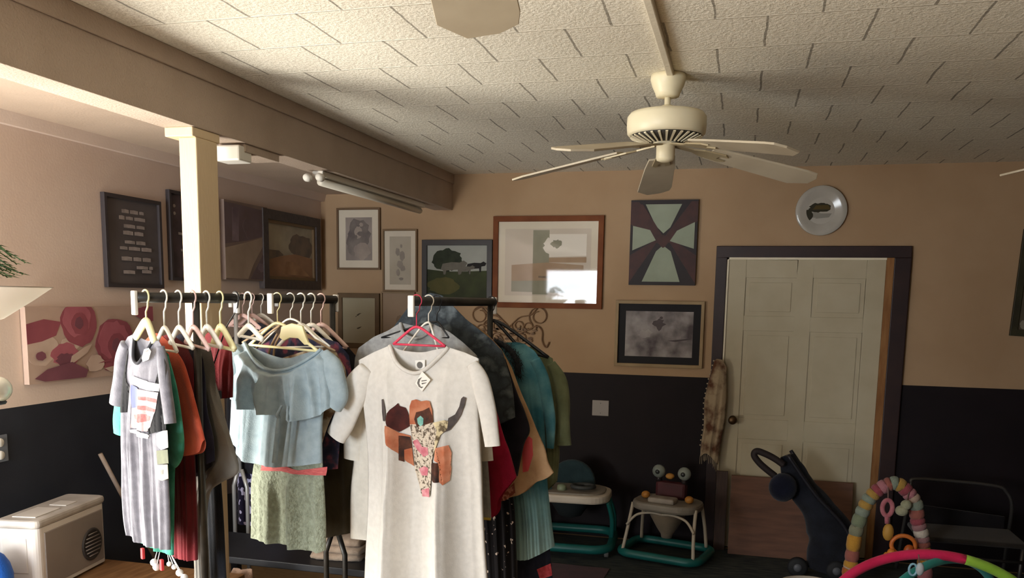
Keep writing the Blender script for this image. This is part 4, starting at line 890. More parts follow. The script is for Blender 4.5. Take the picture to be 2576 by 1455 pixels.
mi, mib = garment('cardigan', 'mint green cardigan with teal cuffs behind the long grey dress', 'cardigan', (-1.7721,2.3548,1.69), -24, m_mint,
    [(-0.242,-0.178),(-0.179,-0.151),(-0.134,-0.143),(-0.076,-0.151),(-0.039,-0.155),(0.02,-0.181)], [(-0.257,-0.341),(-0.282,-0.622),(-0.25,-0.759)], [(0.048,-0.29),(0.056,-0.379),(0.028,-0.578),(0.012,-0.74)], [(-0.235,-0.836),(-0.144,-0.841),(-0.066,-0.845),(0.002,-0.847)],
    sleeves=[[(-0.234,-0.204,0.024),(-0.282,-0.316,0.03),(-0.316,-0.416,0.031),(-0.325,-0.476,0.026)], [(0.007,-0.191,0.022),(0.042,-0.303,0.033),(0.059,-0.404,0.038),(0.049,-0.483,0.048),(0.022,-0.523,0.034)]], d=.02, amp=.008, seed=103, sdepth=.3, syo=-.008)
for (x, z, c_) in [(-0.154,-0.868,0),(-0.031,-0.882,1)]:
    MB().box((x-.007, -.03, z-.018), (x+.007, -.02, z+.02)).build('red_tassel', mat('red tassel', 'd23a3e', .8), mi, bevel=.002)
rn = random.Random(2); m_pom = mat('white pompom wool', 'eeeae6', .95)
for (x, z), (x2, z2) in zip([(-0.09,-0.886),(-0.075,-0.899),(0.007,-0.871),(0.037,-0.875),(0.07,-0.887),(0.098,-0.897)], [(-0.087,-0.846),(-0.071,-0.846),(-0.021,-0.848),(-0.011,-0.847),(0.002,-0.846),(0.004,-0.846)]):
    MB().ball((x, -.02, z), rn.uniform(.008, .013), 12).tube([(x, -.02, z), (x2, -.008, z2)], .0015, 5).build('pompom', m_pom, mi)
garment('top', 'orange red top with a flared sleeve, third on the left rack', 'top', (-1.7518,2.4005,1.69), -24, cloth('orange red jersey', 'b04a34', 'c25a40', 10, .2),
    [(-0.249,-0.163),(-0.185,-0.129),(-0.148,-0.119),(-0.115,-0.123),(-0.088,-0.135),(-0.04,-0.16)], [(-0.239,-0.275),(-0.229,-0.412)], [(0.015,-0.203),(0.045,-0.255),(0.072,-0.311),(0.103,-0.384)], [(-0.202,-0.576),(-0.062,-0.534),(0.043,-0.512),(0.11,-0.49),(0.129,-0.449)], d=.022, amp=.007, seed=107, freq=3)
garment('dress', 'long maroon red dress below the orange red top', 'dress', (-1.7314,2.4462,1.69), -24, cloth('maroon red crepe', '7d2a30', '5f1e26', 7, .2),
    [(-0.262,-0.165),(-0.193,-0.132),(-0.154,-0.123),(-0.111,-0.134),(-0.048,-0.156),(-0.008,-0.206)], [(-0.236,-0.347),(-0.198,-0.555),(-0.182,-0.766)], [(-0.007,-0.275),(-0.022,-0.437),(-0.023,-0.6),(-0.021,-0.766)], [(-0.181,-0.908),(-0.131,-0.903),(-0.072,-0.9),(-0.026,-0.893)], d=.024, amp=.014, seed=109, freq=3)
garment('top', 'navy top with long drooping side, behind the orange red top', 'top', (-1.7111,2.4918,1.69), -24, cloth('navy jersey', '20202f', '2a2a3c', 12, .2),
    [(-0.259,-0.17),(-0.204,-0.137),(-0.165,-0.124),(-0.127,-0.136),(-0.069,-0.155),(-0.03,-0.206)], [(-0.259,-0.353),(-0.254,-0.467)], [(-0.022,-0.266),(-0.018,-0.374),(0.015,-0.466)], [(-0.24,-0.654),(-0.147,-0.633),(-0.066,-0.6),(0.02,-0.547)], d=.024, amp=.008, seed=113)
garment('jacket', 'taupe grey long jacket at the right end of the left rack', 'jacket', (-1.6908,2.5375,1.69), -24, cloth('taupe grey wool', '6b6862', '7a766f', 10, .2),
    [(-0.242,-0.192),(-0.183,-0.162),(-0.136,-0.146),(-0.106,-0.148),(-0.064,-0.176),(-0.04,-0.236)], [(-0.206,-0.353),(-0.198,-0.568),(-0.191,-0.787)], [(-0.034,-0.338),(0.001,-0.418),(0.04,-0.488),(0.083,-0.581),(-0.015,-0.633),(-0.097,-0.681),(-0.135,-0.763),(-0.13,-0.894)], [(-0.206,-1.033),(-0.164,-1.029),(-0.121,-1.013)], d=.024, amp=.006, seed=119, freq=3)
garment('trousers', 'long black trousers hanging under the taupe grey jacket on the left rack', 'trousers', (-1.6664,2.5923,1.69), -24, cloth('black twill', '13151a', '1c1f26', 12, .2),
    [(-0.281,-0.364),(-0.235,-0.345),(-0.17,-0.34),(-0.125,-0.351)], [(-0.284,-0.587),(-0.282,-0.814)], [(-0.126,-0.567),(-0.112,-0.785)], [(-0.278,-1.074),(-0.197,-1.061),(-0.105,-1.034)], d=.02, amp=.008, seed=117, nu=40)
garment('top', 'dark red gathered top at the far right end of the left rack', 'top', (-1.646,2.638,1.69), -24, cloth('dark red satin', '7a2226', '5d181d', 9, .3),
    [(-0.321,-0.177),(-0.265,-0.131),(-0.212,-0.112),(-0.161,-0.116),(-0.125,-0.14),(-0.105,-0.196)], [(-0.299,-0.265)], [(-0.104,-0.267)], [(-0.278,-0.368),(-0.2,-0.367),(-0.113,-0.354)], d=.024, amp=.012, seed=127)
for lab, hkp, m, th, lp, rp in (('pale hanger holding the mint green cardigan', (-1.7721,2.3548,1.69), m_hw, .005, (-.07, -.165), (.07, -.17)), ('white hanger holding the orange red top', (-1.7518,2.4005,1.69), m_hw, .006, (-.06, -.15), (.08, -.16)),
        ('clear white hanger holding the long maroon red dress', (-1.7314,2.4462,1.69), m_hk, .006, (-.05, -.15), (.09, -.165)), ('white hanger holding the navy top', (-1.7111,2.4918,1.69), m_hw, .007, (-.05, -.15), (.08, -.16)), ('cream hanger holding the taupe grey jacket', (-1.6908,2.5375,1.69), m_hy, .008, (-.05, -.16), (.08, -.17)), ('white hanger holding the dark red gathered top', (-1.646,2.638,1.69), m_hw, .007, (-.06, -.13), (.08, -.14))):
    hanger(lab, hkp, -24, lp, rp, m, apex=-.095, thick=th, flat=True)
th = thing('trouser_hanger', 'clip hanger holding the long black trousers by the waist', 'clothes hanger', (-1.6664,2.5923,1.69), R(-24), 'clothes hangers on the left rack')
tp = (-0.201,-0.346)
MB().tube([(.021*math.cos(R(a)), 0, .002+.021*math.sin(R(a))) for a in range(200, -51, -20)]+[(.011, 0, -.03), (0, 0, -.045), (tp[0]*.3, 0, -.1), (tp[0], 0, tp[1]+.02)], .0025, 8).build('hook', m_hb, th)
MB().box((tp[0]-.09, -.008, tp[1]-.01), (tp[0]+.09, .008, tp[1]+.02)).build('clamp_bar', m_hb, th, bevel=.002)

# ---------------------------------------------------------------- small rack behind
garment('top', 'black sleeveless top on the small rack behind the blue blouse', 'top', (-2.6886,4.2528,1.69), -12, cloth('black rib', '16161b', '202027', 14, .25),
    [(-0.073,-0.227),(-0.005,-0.162),(0.061,-0.139),(0.128,-0.137),(0.199,-0.163),(0.269,-0.216)], [(-0.12,-0.41),(-0.146,-0.688)], [(0.266,-0.435),(0.259,-0.724)], [(-0.121,-1.001),(0.056,-0.998),(0.252,-0.973)], d=.024, amp=.008, seed=131)
garment('top', 'dark purple top with rows of white dots, low between blue blouse and grey jacket', 'top', (-2.6736,4.3232,1.69), -12, cloth('purple dotted', '221c33', 'cfc8e6', 34, .1, lo=.56, hi=.6, detail=0),
    [(-0.121,-0.254),(-0.031,-0.194),(0.044,-0.181),(0.161,-0.199),(0.224,-0.253)], [(-0.133,-0.578),(-0.146,-0.933)], [(0.216,-0.555),(0.207,-0.898)], [(-0.155,-1.338),(0.008,-1.326),(0.197,-1.29)], d=.024, amp=.008, seed=137, nu=40, nv=40)
garment('top', 'brown black top at the back of the small rack', 'top', (-2.6587,4.3937,1.69), -12, cloth('brown black knit', '231b18', '30241f', 14, .25),
    [(-0.307,-0.287),(-0.178,-0.207),(-0.053,-0.167),(0.096,-0.192),(0.168,-0.269)], [(-0.346,-0.599),(-0.343,-0.841)], [(0.16,-0.566),(0.154,-0.798)], [(-0.357,-1.2),(-0.245,-1.174),(0.146,-1.104)], d=.024, amp=.008, seed=139, nu=40, nv=40)
for lab, hkp, m in (('pale pink hanger holding the black sleeveless top', (-2.6886,4.2528,1.69), m_hk), ('pale pink hanger holding the purple dotted top', (-2.6736,4.3232,1.69), m_hk), ('white hanger holding the brown black top', (-2.6587,4.3937,1.69), m_hw)):
    hanger(lab, hkp, -12, (-.11, -.16), (.13, -.17), m, apex=-.10, thick=.008, flat=True)

# ================================================================== LOW TABLE, HEATER, LEFT EDGE
TZ = .44
ty1 = 3.3153
tx1 = -2.12
m_oak = mat('worn brown table wood', '6b4a2c', .5, '8a6642', 5, .1, 60, stretch=(9, 1, 1))
t = thing('low_table', 'low brown wooden table under the white heater box by the left wall', 'table', (-2.6, 2.85, 0))
MB().box((-.49, 2.3-2.85, TZ-.03), (tx1+2.6, ty1-2.85, TZ)).build('tabletop', m_oak, t, bevel=.004)
for lx in (-.44, tx1+2.6-.06):
    for ly in (2.35-2.85, ty1-2.85-.06): MB().box((lx, ly, 0), (lx+.05, ly+.05, TZ-.03)).build('leg', m_oak, t)
t = thing('heater', 'white and grey plastic box heater with round side grille on the low table', 'heater', (-2.88, 3.02, TZ), R(9))
m_hplast = mat('pale heater plastic', 'd9d4cf', .45, 'cfc9c4', 5)
m_hgrey = mat('warm grey heater panel', '8f8681', .5, '857c78', 4)
hw, hl, hh = .092, .245, .325
def rbox(w, l, z0, z1, r=.03, n=5, top=0.):
    pts = []
    for cx, cy, a0 in ((w-r, l-r, 0), (-w+r, l-r, 90), (-w+r, -l+r, 180), (w-r, -l+r, 270)):
        pts += [(cx+r*math.cos(R(a0+90*i/n)), cy+r*math.sin(R(a0+90*i/n))) for i in range(n+1)]
    return pts
MB().slab(rbox(hw, hl, 0, 0), .01, hh-.035).build('housing', m_hplast, t, bevel=.003)
MB().slab(rbox(hw+.006, hl+.006, 0, 0), hh-.035, hh).build('top_cover', mat('grey white heater top', 'b7b2ad', .45, 'a39d97', 10), t, bevel=.012)
MB().box((hw-.004, -hl+.045, .03), (hw+.004, hl-.03, hh-.06)).build('side_panel', m_hgrey, t, bevel=.003)
mb = MB().lathe([(.072, 0), (.075, .004), (.068, .010), (.062, .006), (.005, .004)], 30, (hw+.003, hl-.125, .125), axis='x', mi=0)
g = mb.build('round_grille', mat('dark heater grille', '3b3736', .5), t)
mb = MB()
for k in range(7): mb.tube([(hw+.012, hl-.125-.06*math.cos(math.asin((k-3)/3.6)), .125+.0166*(k-3)), (hw+.012, hl-.125+.06*math.cos(math.asin((k-3)/3.6)), .125+.0166*(k-3))], .0025, 6)
mb.build('grille_bars', m_hgrey, g)
MB().prism([(-.06, .10), (.045, .10), (.045, .25), (-.06, .25)], -hl-.003, -hl+.004).build('front_panel', m_hplast, t, bevel=.002)
MB().box((-.05, -hl+.05, hh), (.055, -.03, hh+.004)).box((-.03, .02, hh), (.05, .1, hh+.003)).build('control_panel', mat('heater control label', 'cfcac5', .3), t, bevel=.001)
bl_ = (-2.7881,2.62,0.6491)
t = thing('cloth_bag', 'bright blue bag at the bottom left corner beside the heater', 'bag', (bl_[0]-.05, 2.64, TZ))
MB().ball((0, 0, .12), (.085, .08, .12), 18).build('bag_body', cloth('bright blue nylon', '1f62c4', '184fa6', 12, .3), t)
MB().tube(smooth_pts([(-.04, 0, .2), (-.03, 0, .30), (.03, 0, .30), (.04, 0, .2)]), .006, 8).build('handle', mat('blue strap', '17408a', .8), t)
a, b = (-3.02,3.4844,0.9131), (-2.96,3.6126,0.5885)
t = thing('broom_handle', 'bare wooden broom handle leaning on the dark left wainscot', 'broom', (b[0], b[1], 0))
A_ = Vector(a)-Vector((b[0], b[1], 0)); B_ = Vector(b)-Vector((b[0], b[1], 0)); D_ = (B_-A_)/(B_.z-A_.z); foot = B_+D_*(.12-B_.z)
MB().tube([A_, foot], .011, 10).build('stick', mat('weathered broom wood', '8a7868', .7, '75655a', 14), t)
MB().box((foot.x-.1, foot.y-.02, 0), (foot.x+.1, foot.y+.02, .12)).build('bristle_head', mat('dark bristles', '2b2620', .9), t, bevel=.006)
# planter on a pedestal and glass ball, left edge
t = thing('planter', 'white bowl planter with green fern tips at the left photo edge', 'planter', (-2.21, 2.0, 0))
MB().lathe([(.12, 0), (.15, .01), (.15, .03), (.04, .05), (.03, .8), (.03, 1.5), (.06, 1.6)], 28).build('pedestal', m_white, t)
MB().lathe([(.06, 1.60), (.12, 1.62), (.2, 1.675), (.25, 1.712), (.256, 1.716), (.246, 1.712), (.19, 1.68), (.02, 1.66)], 40).build('bowl', mat('bisque white bowl', 'd9cfc2', .6), t)
mb = MB(); rn = random.Random(4)
for k in range(70):
    a = rn.uniform(0, 6.28); l = rn.uniform(.08, .215); dz = rn.uniform(.06, .17)
    c = [(.02*math.cos(a), .02*math.sin(a), 1.67), (l*.5*math.cos(a), l*.5*math.sin(a), 1.70+dz), (l*math.cos(a), l*math.sin(a), 1.70+dz*.7)]
    c = smooth_pts(c, 5); mb.tube(c, .0018, 5)
    for p in c[2:]:
        for sg in (-1, 1):
            q = (p[0]-sg*math.sin(a)*.025+.008*math.cos(a), p[1]+sg*math.cos(a)*.025+.008*math.sin(a), p[2]-.004)
            mb.add([(p[0]-.004*math.cos(a), p[1]-.004*math.sin(a), p[2]), q, (p[0]+.007*math.cos(a), p[1]+.007*math.sin(a), p[2]+.001)], [(0, 1, 2)], 0, False)
mb.build('fern', mat('fern green', '4a6638', .6, '3b5530', 20), t, merge=False)
gx, gy, gz = (-2.2336,2.15,1.3964)
t = thing('glass_ball', 'clear glass ball ornament below the white bowl at left edge', 'ornament', (gx, gy, 0))
m_gl = mat('pale bubbled glass', 'd9d6cc', .08, 'b7b1a4', 9, spec=.8)
MB().ball((0, 0, gz), .041, 24).build('ball', m_gl, t)
MB().lathe([(.004, gz-.05), (.02, gz-.047), (.024, gz-.04), (.02, gz-.036), (.004, gz-.038)], 20).tube([(0, 0, gz-.047), (-.2, 0, gz-.05), (-.25, 0, gz-.09), (-.25, 0, .02)], .006, 8).lathe([(.005, 0), (.08, 0), (.08, .012), (.01, .022)], 20, (-.25, 0, 0)).build('stand', mat('dark iron stand', '22242a', .5), t)

# ================================================================== LOW BENCH WITH FOLDED CLOTHES
cx, cy, _ = (-1.8412,3.7586,0.42)
t = thing('low_bench', 'low black bench behind the clothes racks', 'bench', (cx-.25, cy+.02, 0))
m_blk = mat('black bench paint', '17181c', .5, '202126', 6)
MB().box((-.55, -.2, .385), (.52, .2, .42)).build('bench_top', m_blk, t, bevel=.004)
for lx in (-.5, .46):
    for ly in (-.18, .14): MB().box((lx, ly, 0), (lx+.04, ly+.04, .385)).build('leg', m_blk, t)
MB().box((-.5, -.15, .12), (.48, .15, .14)).build('lower_shelf', m_blk, t)
def folded(label, loc, rz, w, d, h, m, seed):
    t = thing('folded_clothes', label, 'clothes', loc, R(rz), 'folded clothes on the low bench')
    rn = random.Random(seed)
    mb = MB(); n, k = 22, 8
    # a soft folded bundle: stacked rolled edge at the front
    prof = [(-d, h*.15), (-d*1.06, h*.5), (-d, h*.85), (-d*.6, h), (0, h*1.02), (d*.7, h*.95), (d, h*.6), (d, 0), (-d*.9, 0)]
    vs = []
    for i in range(n+1):
        x = -w+2*w*i/n; s = 1-.25*abs(2*i/n-1)**6
        for (y, z) in prof: vs.append((x+rn.uniform(-.003, .003), y*s+rn.uniform(-.004, .004), max(0, z*s+rn.uniform(-.003, .003)*(z > .01))))
    p = len(prof); fs = [(i*p+j, i*p+(j+1) % p, (i+1)*p+(j+1) % p, (i+1)*p+j) for i in range(n) for j in range(p)]
    fs += [tuple(range(p))[::-1], tuple(n*p+j for j in range(p))]
    mb.add(vs, fs, 0, True); mb.build('folds', m, t)
    return t
m_tan = cloth('tan folded knit', '9b8876', 'a89685', 14, .35)
folded('tan folded jumper lowest in the pile between sage skirt and white T-shirt', (cx-.02, cy, .42), 6, .13, .09, .035, m_tan, 1)
folded('tan folded jumper in the middle of the pile between sage skirt and white T-shirt', (cx+.0, cy+.005, .456), -4, .12, .085, .034, m_tan, 2)
folded('tan folded jumper topmost of the pile between sage skirt and white T-shirt', (cx-.01, cy+.01, .491), 3, .115, .08, .036, m_tan, 3)
ax, ay, _ = (-2.1899,3.5783,0.43)
t = thing('scarf', 'tan cloth strip hanging slanted off the low black bench', 'scarf', (ax, ay-.02, .42))
mb = MB(); vs = []
top_, bot_ = [(-.03, .015), (.06, .02)], [(-.22, -.25), (.10, -.25)]
for j in range(13):
    v = j/12
    for i in range(9):
        u = i/8; xa = lerp(top_[0], bot_[0], v); xb = lerp(top_[1], bot_[1], v)
        x, z = lerp(xa, xb, u); vs.append((x, -.17+.012*math.sin(u*9+v*2)-.01, z))
mb.add(vs, [(j*9+i, j*9+i+1, (j+1)*9+i+1, (j+1)*9+i) for j in range(12) for i in range(8)], 0, True)
o = mb.build('cloth_strip', cloth('tan scarf cloth', '9a7f6c', '8a705f', 12, .3), t)
sm_ = o.modifiers.new('solid', 'SOLIDIFY'); sm_.thickness = .006

# ================================================================== AT THE DOOR
bx = (0.0068,5.9,0.5262); bx2 = (0.7899,5.9,0.5378)
t = thing('wooden_board', 'reddish brown wooden board standing against the lower part of the door', 'board', ((bx[0]+bx2[0])/2, 5.83, .006))
hw = (bx2[0]-bx[0])/2; hz = bx[2]
mb = MB().box((-hw, -.01, 0), (hw, .01, hz)); mb.v = [(x, y+.10*z/hz, z) for x, y, z in mb.v]
mb.build('panel', mat('reddish brown board', '5a3a29', .6, '6f4a35', 4, .1, 40, stretch=(1, 1, 7)), t, bevel=.002)
# shawl hung on the door casing
sx, _, sz = (-0.1294,5.93,1.3218)
t = thing('shawl', 'cream and brown fringed shawl hanging from the left side of the door frame', 'shawl', (sx, 5.93, sz))
pts = [(-0.015,-0.009),(-0.0,0.005),(0.039,-0.001),(0.068,-0.052)]
lft = [(-0.048,-0.151),(-0.069,-0.288),(-0.066,-0.453),(-0.079,-0.593)]
rgt = [(0.078,-0.254),(0.075,-0.418),(0.058,-0.557)]
bot = [(-0.08,-0.676),(-0.044,-0.646),(-0.003,-0.672),(0.042,-0.724)]
sb_ = body_mesh(pts, lft, rgt, bot, d=.03, amp=.012, freq=2.5, seed=151, nu=24, nv=40).build('cloth_body', cloth('cream brown shawl', 'a89478', '5b3a28', 9, .4, lo=.42, hi=.6), t)
mb = MB()
for k in range(14):
    u = k/13; x, z = samp(bot, [u])[0]; mb.tube([(x, 0, z+.01), (x+.004*math.sin(k), -.003, z-.05-.01*math.sin(k*2.3))], .0018, 5)
for k in range(18):
    x, z = samp([pts[0]]+lft, [k/17])[0]; mb.ball((x-.004, -.004, z), .006, 6)
mb.build('fringe', mat('cream fringe', 'b8a88c', .9), t)
t = thing('wooden_plank', 'dark narrow plank standing below the shawl beside the door', 'plank', (-0.0457, 5.9, 0))
MB().box((-.045, 0, 0), (.03, .02, .56)).build('plank', mat('dark plank', '3b2b26', .6, '4b3831', 8, stretch=(8, 1, 1)), t, bevel=.002)
# folded pushchair
def L2(pts): return pts
yS = 5.5
so = (0.5449,5.5,0.0301)
t = thing('pushchair', 'dark folded pushchair with a loop handle, leaning before the door', 'pushchair', (so[0], yS, .006))
SH = lambda pts: pts
pf = [-0.207,-0.165,-0.092,-0.005,0.064,0.072,0.041]
pz = [0.76,0.661,0.541,0.422,0.302,0.176,0.038]
sl = [(x, z, h) for x, z, h in zip(pf, pz, (.04, .075, .085, .10, .135, .135, .10))]
sleeve_mesh(sl, .55, 5, 18, wr=.08).build('folded_seat', cloth('black pushchair cloth', '16171c', '20222a', 12, .4), t)
mb = MB()
hp = [(-0.229,-0.06,0.707),(-0.289,-0.06,0.746),(-0.349,-0.06,0.773),(-0.394,-0.06,0.784),(-0.409,-0.06,0.758),(-0.376,-0.06,0.713),(-0.329,-0.06,0.673),(-0.276,-0.06,0.634)]
mb.tube(smooth_pts(hp, 5), .021, 10); mb.build('handle_loop', mat('brown black foam grip', '241a1a', .7), t)
for off in (-.09, .09):
    q = [(-0.197,0.776),(-0.027,0.546),(0.182,0.312),(0.175,0.091)]
    MB().tube(smooth_pts([(x+off*.15, off, z) for x, z in q], 6), .012, 8).build('frame_tube', mat('dark grey tube', '2f2e33', .4, metal=.5), t)
wq = [(-0.228,0.572)]
MB().ball((wq[0][0], -.09, wq[0][1]), (.085, .07, .09), 18).build('rolled_hood', cloth('navy hood cloth', '0d0f1e', '151829', 10, .4), t)
for wx in (-.11, .12):
    w = MB().lathe([(.01, -.02), (.05, -.02), (.062, -.012), (.062, .012), (.05, .02), (.01, .02)], 22, (wx, -.05, .062), axis='y').build('wheel', mat('black rubber', '141416', .7), t)
    MB().lathe([(.005, -.024), (.025, -.024), (.025, .024), (.005, .024)], 14, (wx, -.05, .062), axis='y').build('wheel_hub', mat('grey hub', '55565a', .5), w)

# ================================================================== BABY WALKERS
m_teal = mat('teal plastic', '1b655f', .4, '175a55', 5)
m_wtray = mat('white tray plastic', 'cfc4b4', .45, 'c2b7a7', 6)
m_gtray = mat('grey tray plastic', '8d8579', .5, '7b7368', 7)
def ring(w, l, z, r, m, name, parent, rr=.12, mi=0):
    pts = [(x, y, z) for x, y in rbox(w, l, 0, 0, rr, 6)]
    return MB().tube(pts, r, 10, closed=True).build(name, m, parent)
lw = (-0.9604,5.4232,0.0)
t = thing('baby_walker', 'teal baby walker with a white tray, left of the two', 'baby walker', (lw[0]-.10, lw[1]+.22, .014), R(3), 'baby walkers')
ring(.30, .26, .06, .03, m_teal, 'base_ring', t)
for sx in (-1, 1):
    MB().tube(smooth_pts([(sx*.29, .02, .07), (sx*.30, -.06, .22), (sx*.27, -.1, .36)]), [.03]*13, 10, flat=(.6, 1.2)).build('leg', m_teal, t)
    MB().tube(smooth_pts([(sx*.29, .18, .07), (sx*.29, .12, .22), (sx*.25, .06, .36)]), [.022]*13, 10).build('leg', m_teal, t)
    for sy in (-.2, .2):
        MB().lathe([(.006, -.014), (.024, -.014), (.024, .014), (.006, .014)], 14, (sx*.28, sy, .025), axis='x').build('caster', mat('grey caster', '6d6c68', .5), t)
tr = MB().slab([(x*1.0, y) for x, y in rbox(.285, .2, 0, 0, .14, 8)], .36, .415).build('tray', m_wtray, t, bevel=.014); tr.location.y = -.06
mb = MB().slab(rbox(.25, .165, 0, 0, .12, 8), .412, .425); mb.build('tray_mat', m_gtray, t, bevel=.004).location.y = -.06
mb = MB().tube([(.1+.075*math.cos(a), -.1+.06*math.sin(a), .45) for a in [2*PI*i/18 for i in range(18)]], .014, 8, closed=True); mb.tube([(.1, -.04, .425), (.1, -.04, .45)], .01, 8).build('steering_ring', mat('charcoal toy plastic', '3b3d3c', .5), t)
for k, (x, c_) in enumerate(((-.14, '4f6d78'), (-.04, '7f8a70'))): MB().lathe([(.03, .42), (.034, .43), (.03, .455), (.01, .465)], 16, (x, -.13, 0)).build('toy_knob', mat('toy knob %s' % c_, c_, .4), t)
MB().prism(arc(0, .43, .16, 0, 180, 14)+[(-.15, .36), (.15, .36)], .09, .13).build('seat_back', cloth('dark teal seat cloth', '223237', '2c3f44', 10, .3), t, bevel=.015)
MB().lathe([(.14, .40), (.13, .3), (.08, .22), (.02, .2)], 20, (0, .02, 0)).build('seat_sling', mat('dark seat sling', '1d2426', .9), t)
rw = (-0.4242,5.5313,0.0)
t = thing('baby_walker', 'baby walker with thin pale legs, grey tray and round toy eyes', 'baby walker', (rw[0]+.03, rw[1]+.10, .007), R(-14), 'baby walkers')
ring(.27, .2, .04, .028, m_teal, 'base_ring', t, .09)
m_wleg = mat('pale leg tube', 'b3a794', .45)
for sx in (-1, 1):
    MB().tube(smooth_pts([(sx*.24, -.18, .06), (sx*.225, -.14, .2), (sx*.215, -.08, .36)]), .012, 8).build('leg', m_wleg, t)
    MB().tube(smooth_pts([(sx*.23, .15, .06), (sx*.22, .13, .2), (sx*.2, .1, .36)]), .012, 8).build('leg', m_wleg, t)
    MB().tube(smooth_pts([(sx*.23, -.15, .22), (sx*.17, -.13, .29), (sx*.08, -.12, .315), (0, -.12, .31)]), .009, 8).build('brace', m_wleg, t)
MB().slab(rbox(.225, .17, 0, 0, .13, 8), .33, .385).build('tray', m_gtray, t, bevel=.018)
MB().box((-.10, -.13, .384), (.08, -.03, .42)).build('toy_panel', mat('pale toy panel', 'a59b8e', .5, '8a8178', 12), t, bevel=.012)
MB().lathe([(.12, .345), (.115, .28), (.07, .2), (.04, .155), (.035, .13), (.005, .13)], 22).build('seat_sling', cloth('beige seat sling', '8a7c69', '7a6c5a', 10, .3), t)
MB().box((-.105, .03, .385), (.105, .10, .50)).build('toy_bar', mat('maroon toy bar', '4d1c22', .6, '3a1418', 6), t, bevel=.02)
for sx in (-1, 1):
    e = MB().ball((sx*.088, .05, .565), (.045, .035, .045), 18).build('toy_eye', mat('pale toy eye', '8d948c', .35, '7d857f', 9), t)
    MB().ball((sx*.088, .018, .565), (.016, .008, .016), 12).build('pupil', mat('toy pupil', '2a2c2b', .3), e)
    MB().ball((sx*.15, -.02, .41), (.03, .03, .025), 14).build('orange_knob', mat('orange toy knob', 'b57a34', .4), t)
    MB().tube([(sx*.088, .06, .49), (sx*.088, .06, .53)], .02, 10).build('eye_stalk', mat('dark stalk', '241a1c', .6), t)
MB().ball((0, .02, .545), (.03, .03, .02), 14).build('toy_beak', mat('orange beak', 'c08a44', .4), t)

# ================================================================== TOYS AT THE RIGHT
y5 = 5.1
ap = [(-0.203,0.17),(-0.196,0.218),(-0.185,0.387),(-0.156,0.521),(-0.116,0.617),(-0.055,0.679),(0.008,0.704),(0.067,0.665),(0.117,0.598),(0.136,0.501),(0.163,0.418),(0.178,0.336),(0.194,0.233)]
t = thing('toy_arch', 'knitted toy arch striped in soft pink, cream, green and orange', 'toy arch', (0.8947, y5, .006))
ap = [(ap[0][0]-.01, 0.03)]+ap+[(ap[-1][0]+.01, .03)]
P = smooth_pts([(x, 0, z) for x, z in ap], 8)
cols = ['9a7274', '85846c', 'b08a45', '9c5d52', 'b59c88', 'c9beb0', '7a8268', '984a52', 'c08c38', '868f7f', 'b0602c', 'b0747a']
mats_ = [cloth('knit band %s' % c_, c_, bump=.5, bscale=150) for c_ in cols]
mb = MB(); i = 0; k = 0; rn = random.Random(9)
while i < len(P)-2:
    n = 3 if rn.random() < .6 else 4
    seg = P[i:i+n+1]
    if len(seg) > 1: mb.tube(seg, [.035]+[.040]*(len(seg)-2)+[.035], 14, mi=(k*5+rn.randrange(3)) % len(cols))
    i += n; k += 1
mb.build('knitted_arch', mats_, t)
for x in (ap[0][0], ap[-1][0]):
    MB().box((x-.07, -.09, 0), (x+.07, .09, .07)).build('foot', mat('pink arch foot', 'a84a5c', .6), t, bevel=.015)
MB().tube([(ap[0][0], .05, .035), (ap[-1][0], .05, .035)], .016, 8).build('base_bar', mat('dark base bar', '3a2e2c', .6), t)
def hang_toy(name, label, px_xz, mk):
    t = thing(name, label, 'toy', (px_xz[0], y5-.055, px_xz[2]), 0, 'toys hanging on the knitted arch'); mk(t); return t
def mk_pink(t):
    MB().tube([(.026*math.cos(a), 0, .045*math.sin(a)) for a in [2*PI*i/24 for i in range(24)]], .013, 10, closed=True).build('pink_ring', cloth('pink link', 'b0636c', 'c07a80', 30, .4), t)
    MB().tube([(0, 0, .05), (0, .03, .13)], .004, 6).build('cord', mat('toy cord', '7a5f58', .9), t)
    MB().tube([(0, 0, -.05), (.004, 0, -.09)], .012, 8).build('pink_tail', MATS['pink link'], t)
hang_toy('toy_ring', 'pink oval ring toy hanging inside the knitted arch', (0.8602,5.05,0.5771), mk_pink)
def mk_yel(t):
    MB().ball((0, 0, 0), (.03, .025, .05), 16).build('yellow_bead', mat('yellow bead', 'b98a3c', .6), t)
    MB().tube([(0, 0, .045), (0, 0, .09)], .004, 6).build('cord', mat('toy cord', '7a5f58', .9), t)
hang_toy('toy_bead', 'yellow oval bead hanging below the pink ring toy', (0.874,5.05,0.4382), mk_yel)
def mk_green(t):
    MB().ball((0, 0, 0), (.035, .03, .03), 16).ball((.02, 0, .035), (.03, .025, .028), 14).build('knit_body', cloth('pale green knit', '9a9a7c', 'b0ac90', 26, .5), t)
    MB().tube([(.02, 0, .06), (.04, .03, .12)], .004, 6).build('cord', mat('toy cord', '7a5f58', .9), t)
hang_toy('soft_toy', 'small pale green knitted toy hanging right of the pink ring', (0.9352,5.05,0.5671), mk_green)
def mk_or(t):
    MB().tube([(.062*math.cos(a), 0, .055*math.sin(a)) for a in [2*PI*i/28 for i in range(28)]], .012, 10, closed=True).build('orange_ring', mat('orange ring plastic', 'c8672a', .45, 'd57f3a', 8), t)
    MB().ball((-.06, -.01, -.045), .024, 12).ball((-.085, -.01, -.06), .016, 10).ball((-.05, -.01, -.075), .016, 10).build('orange_flower', mat('orange flower', 'd5812f', .5), t)
    MB().ball((.03, -.01, -.03), (.03, .02, .04), 14).build('orange_charm', mat('dark orange charm', 'b5571f', .4), t)
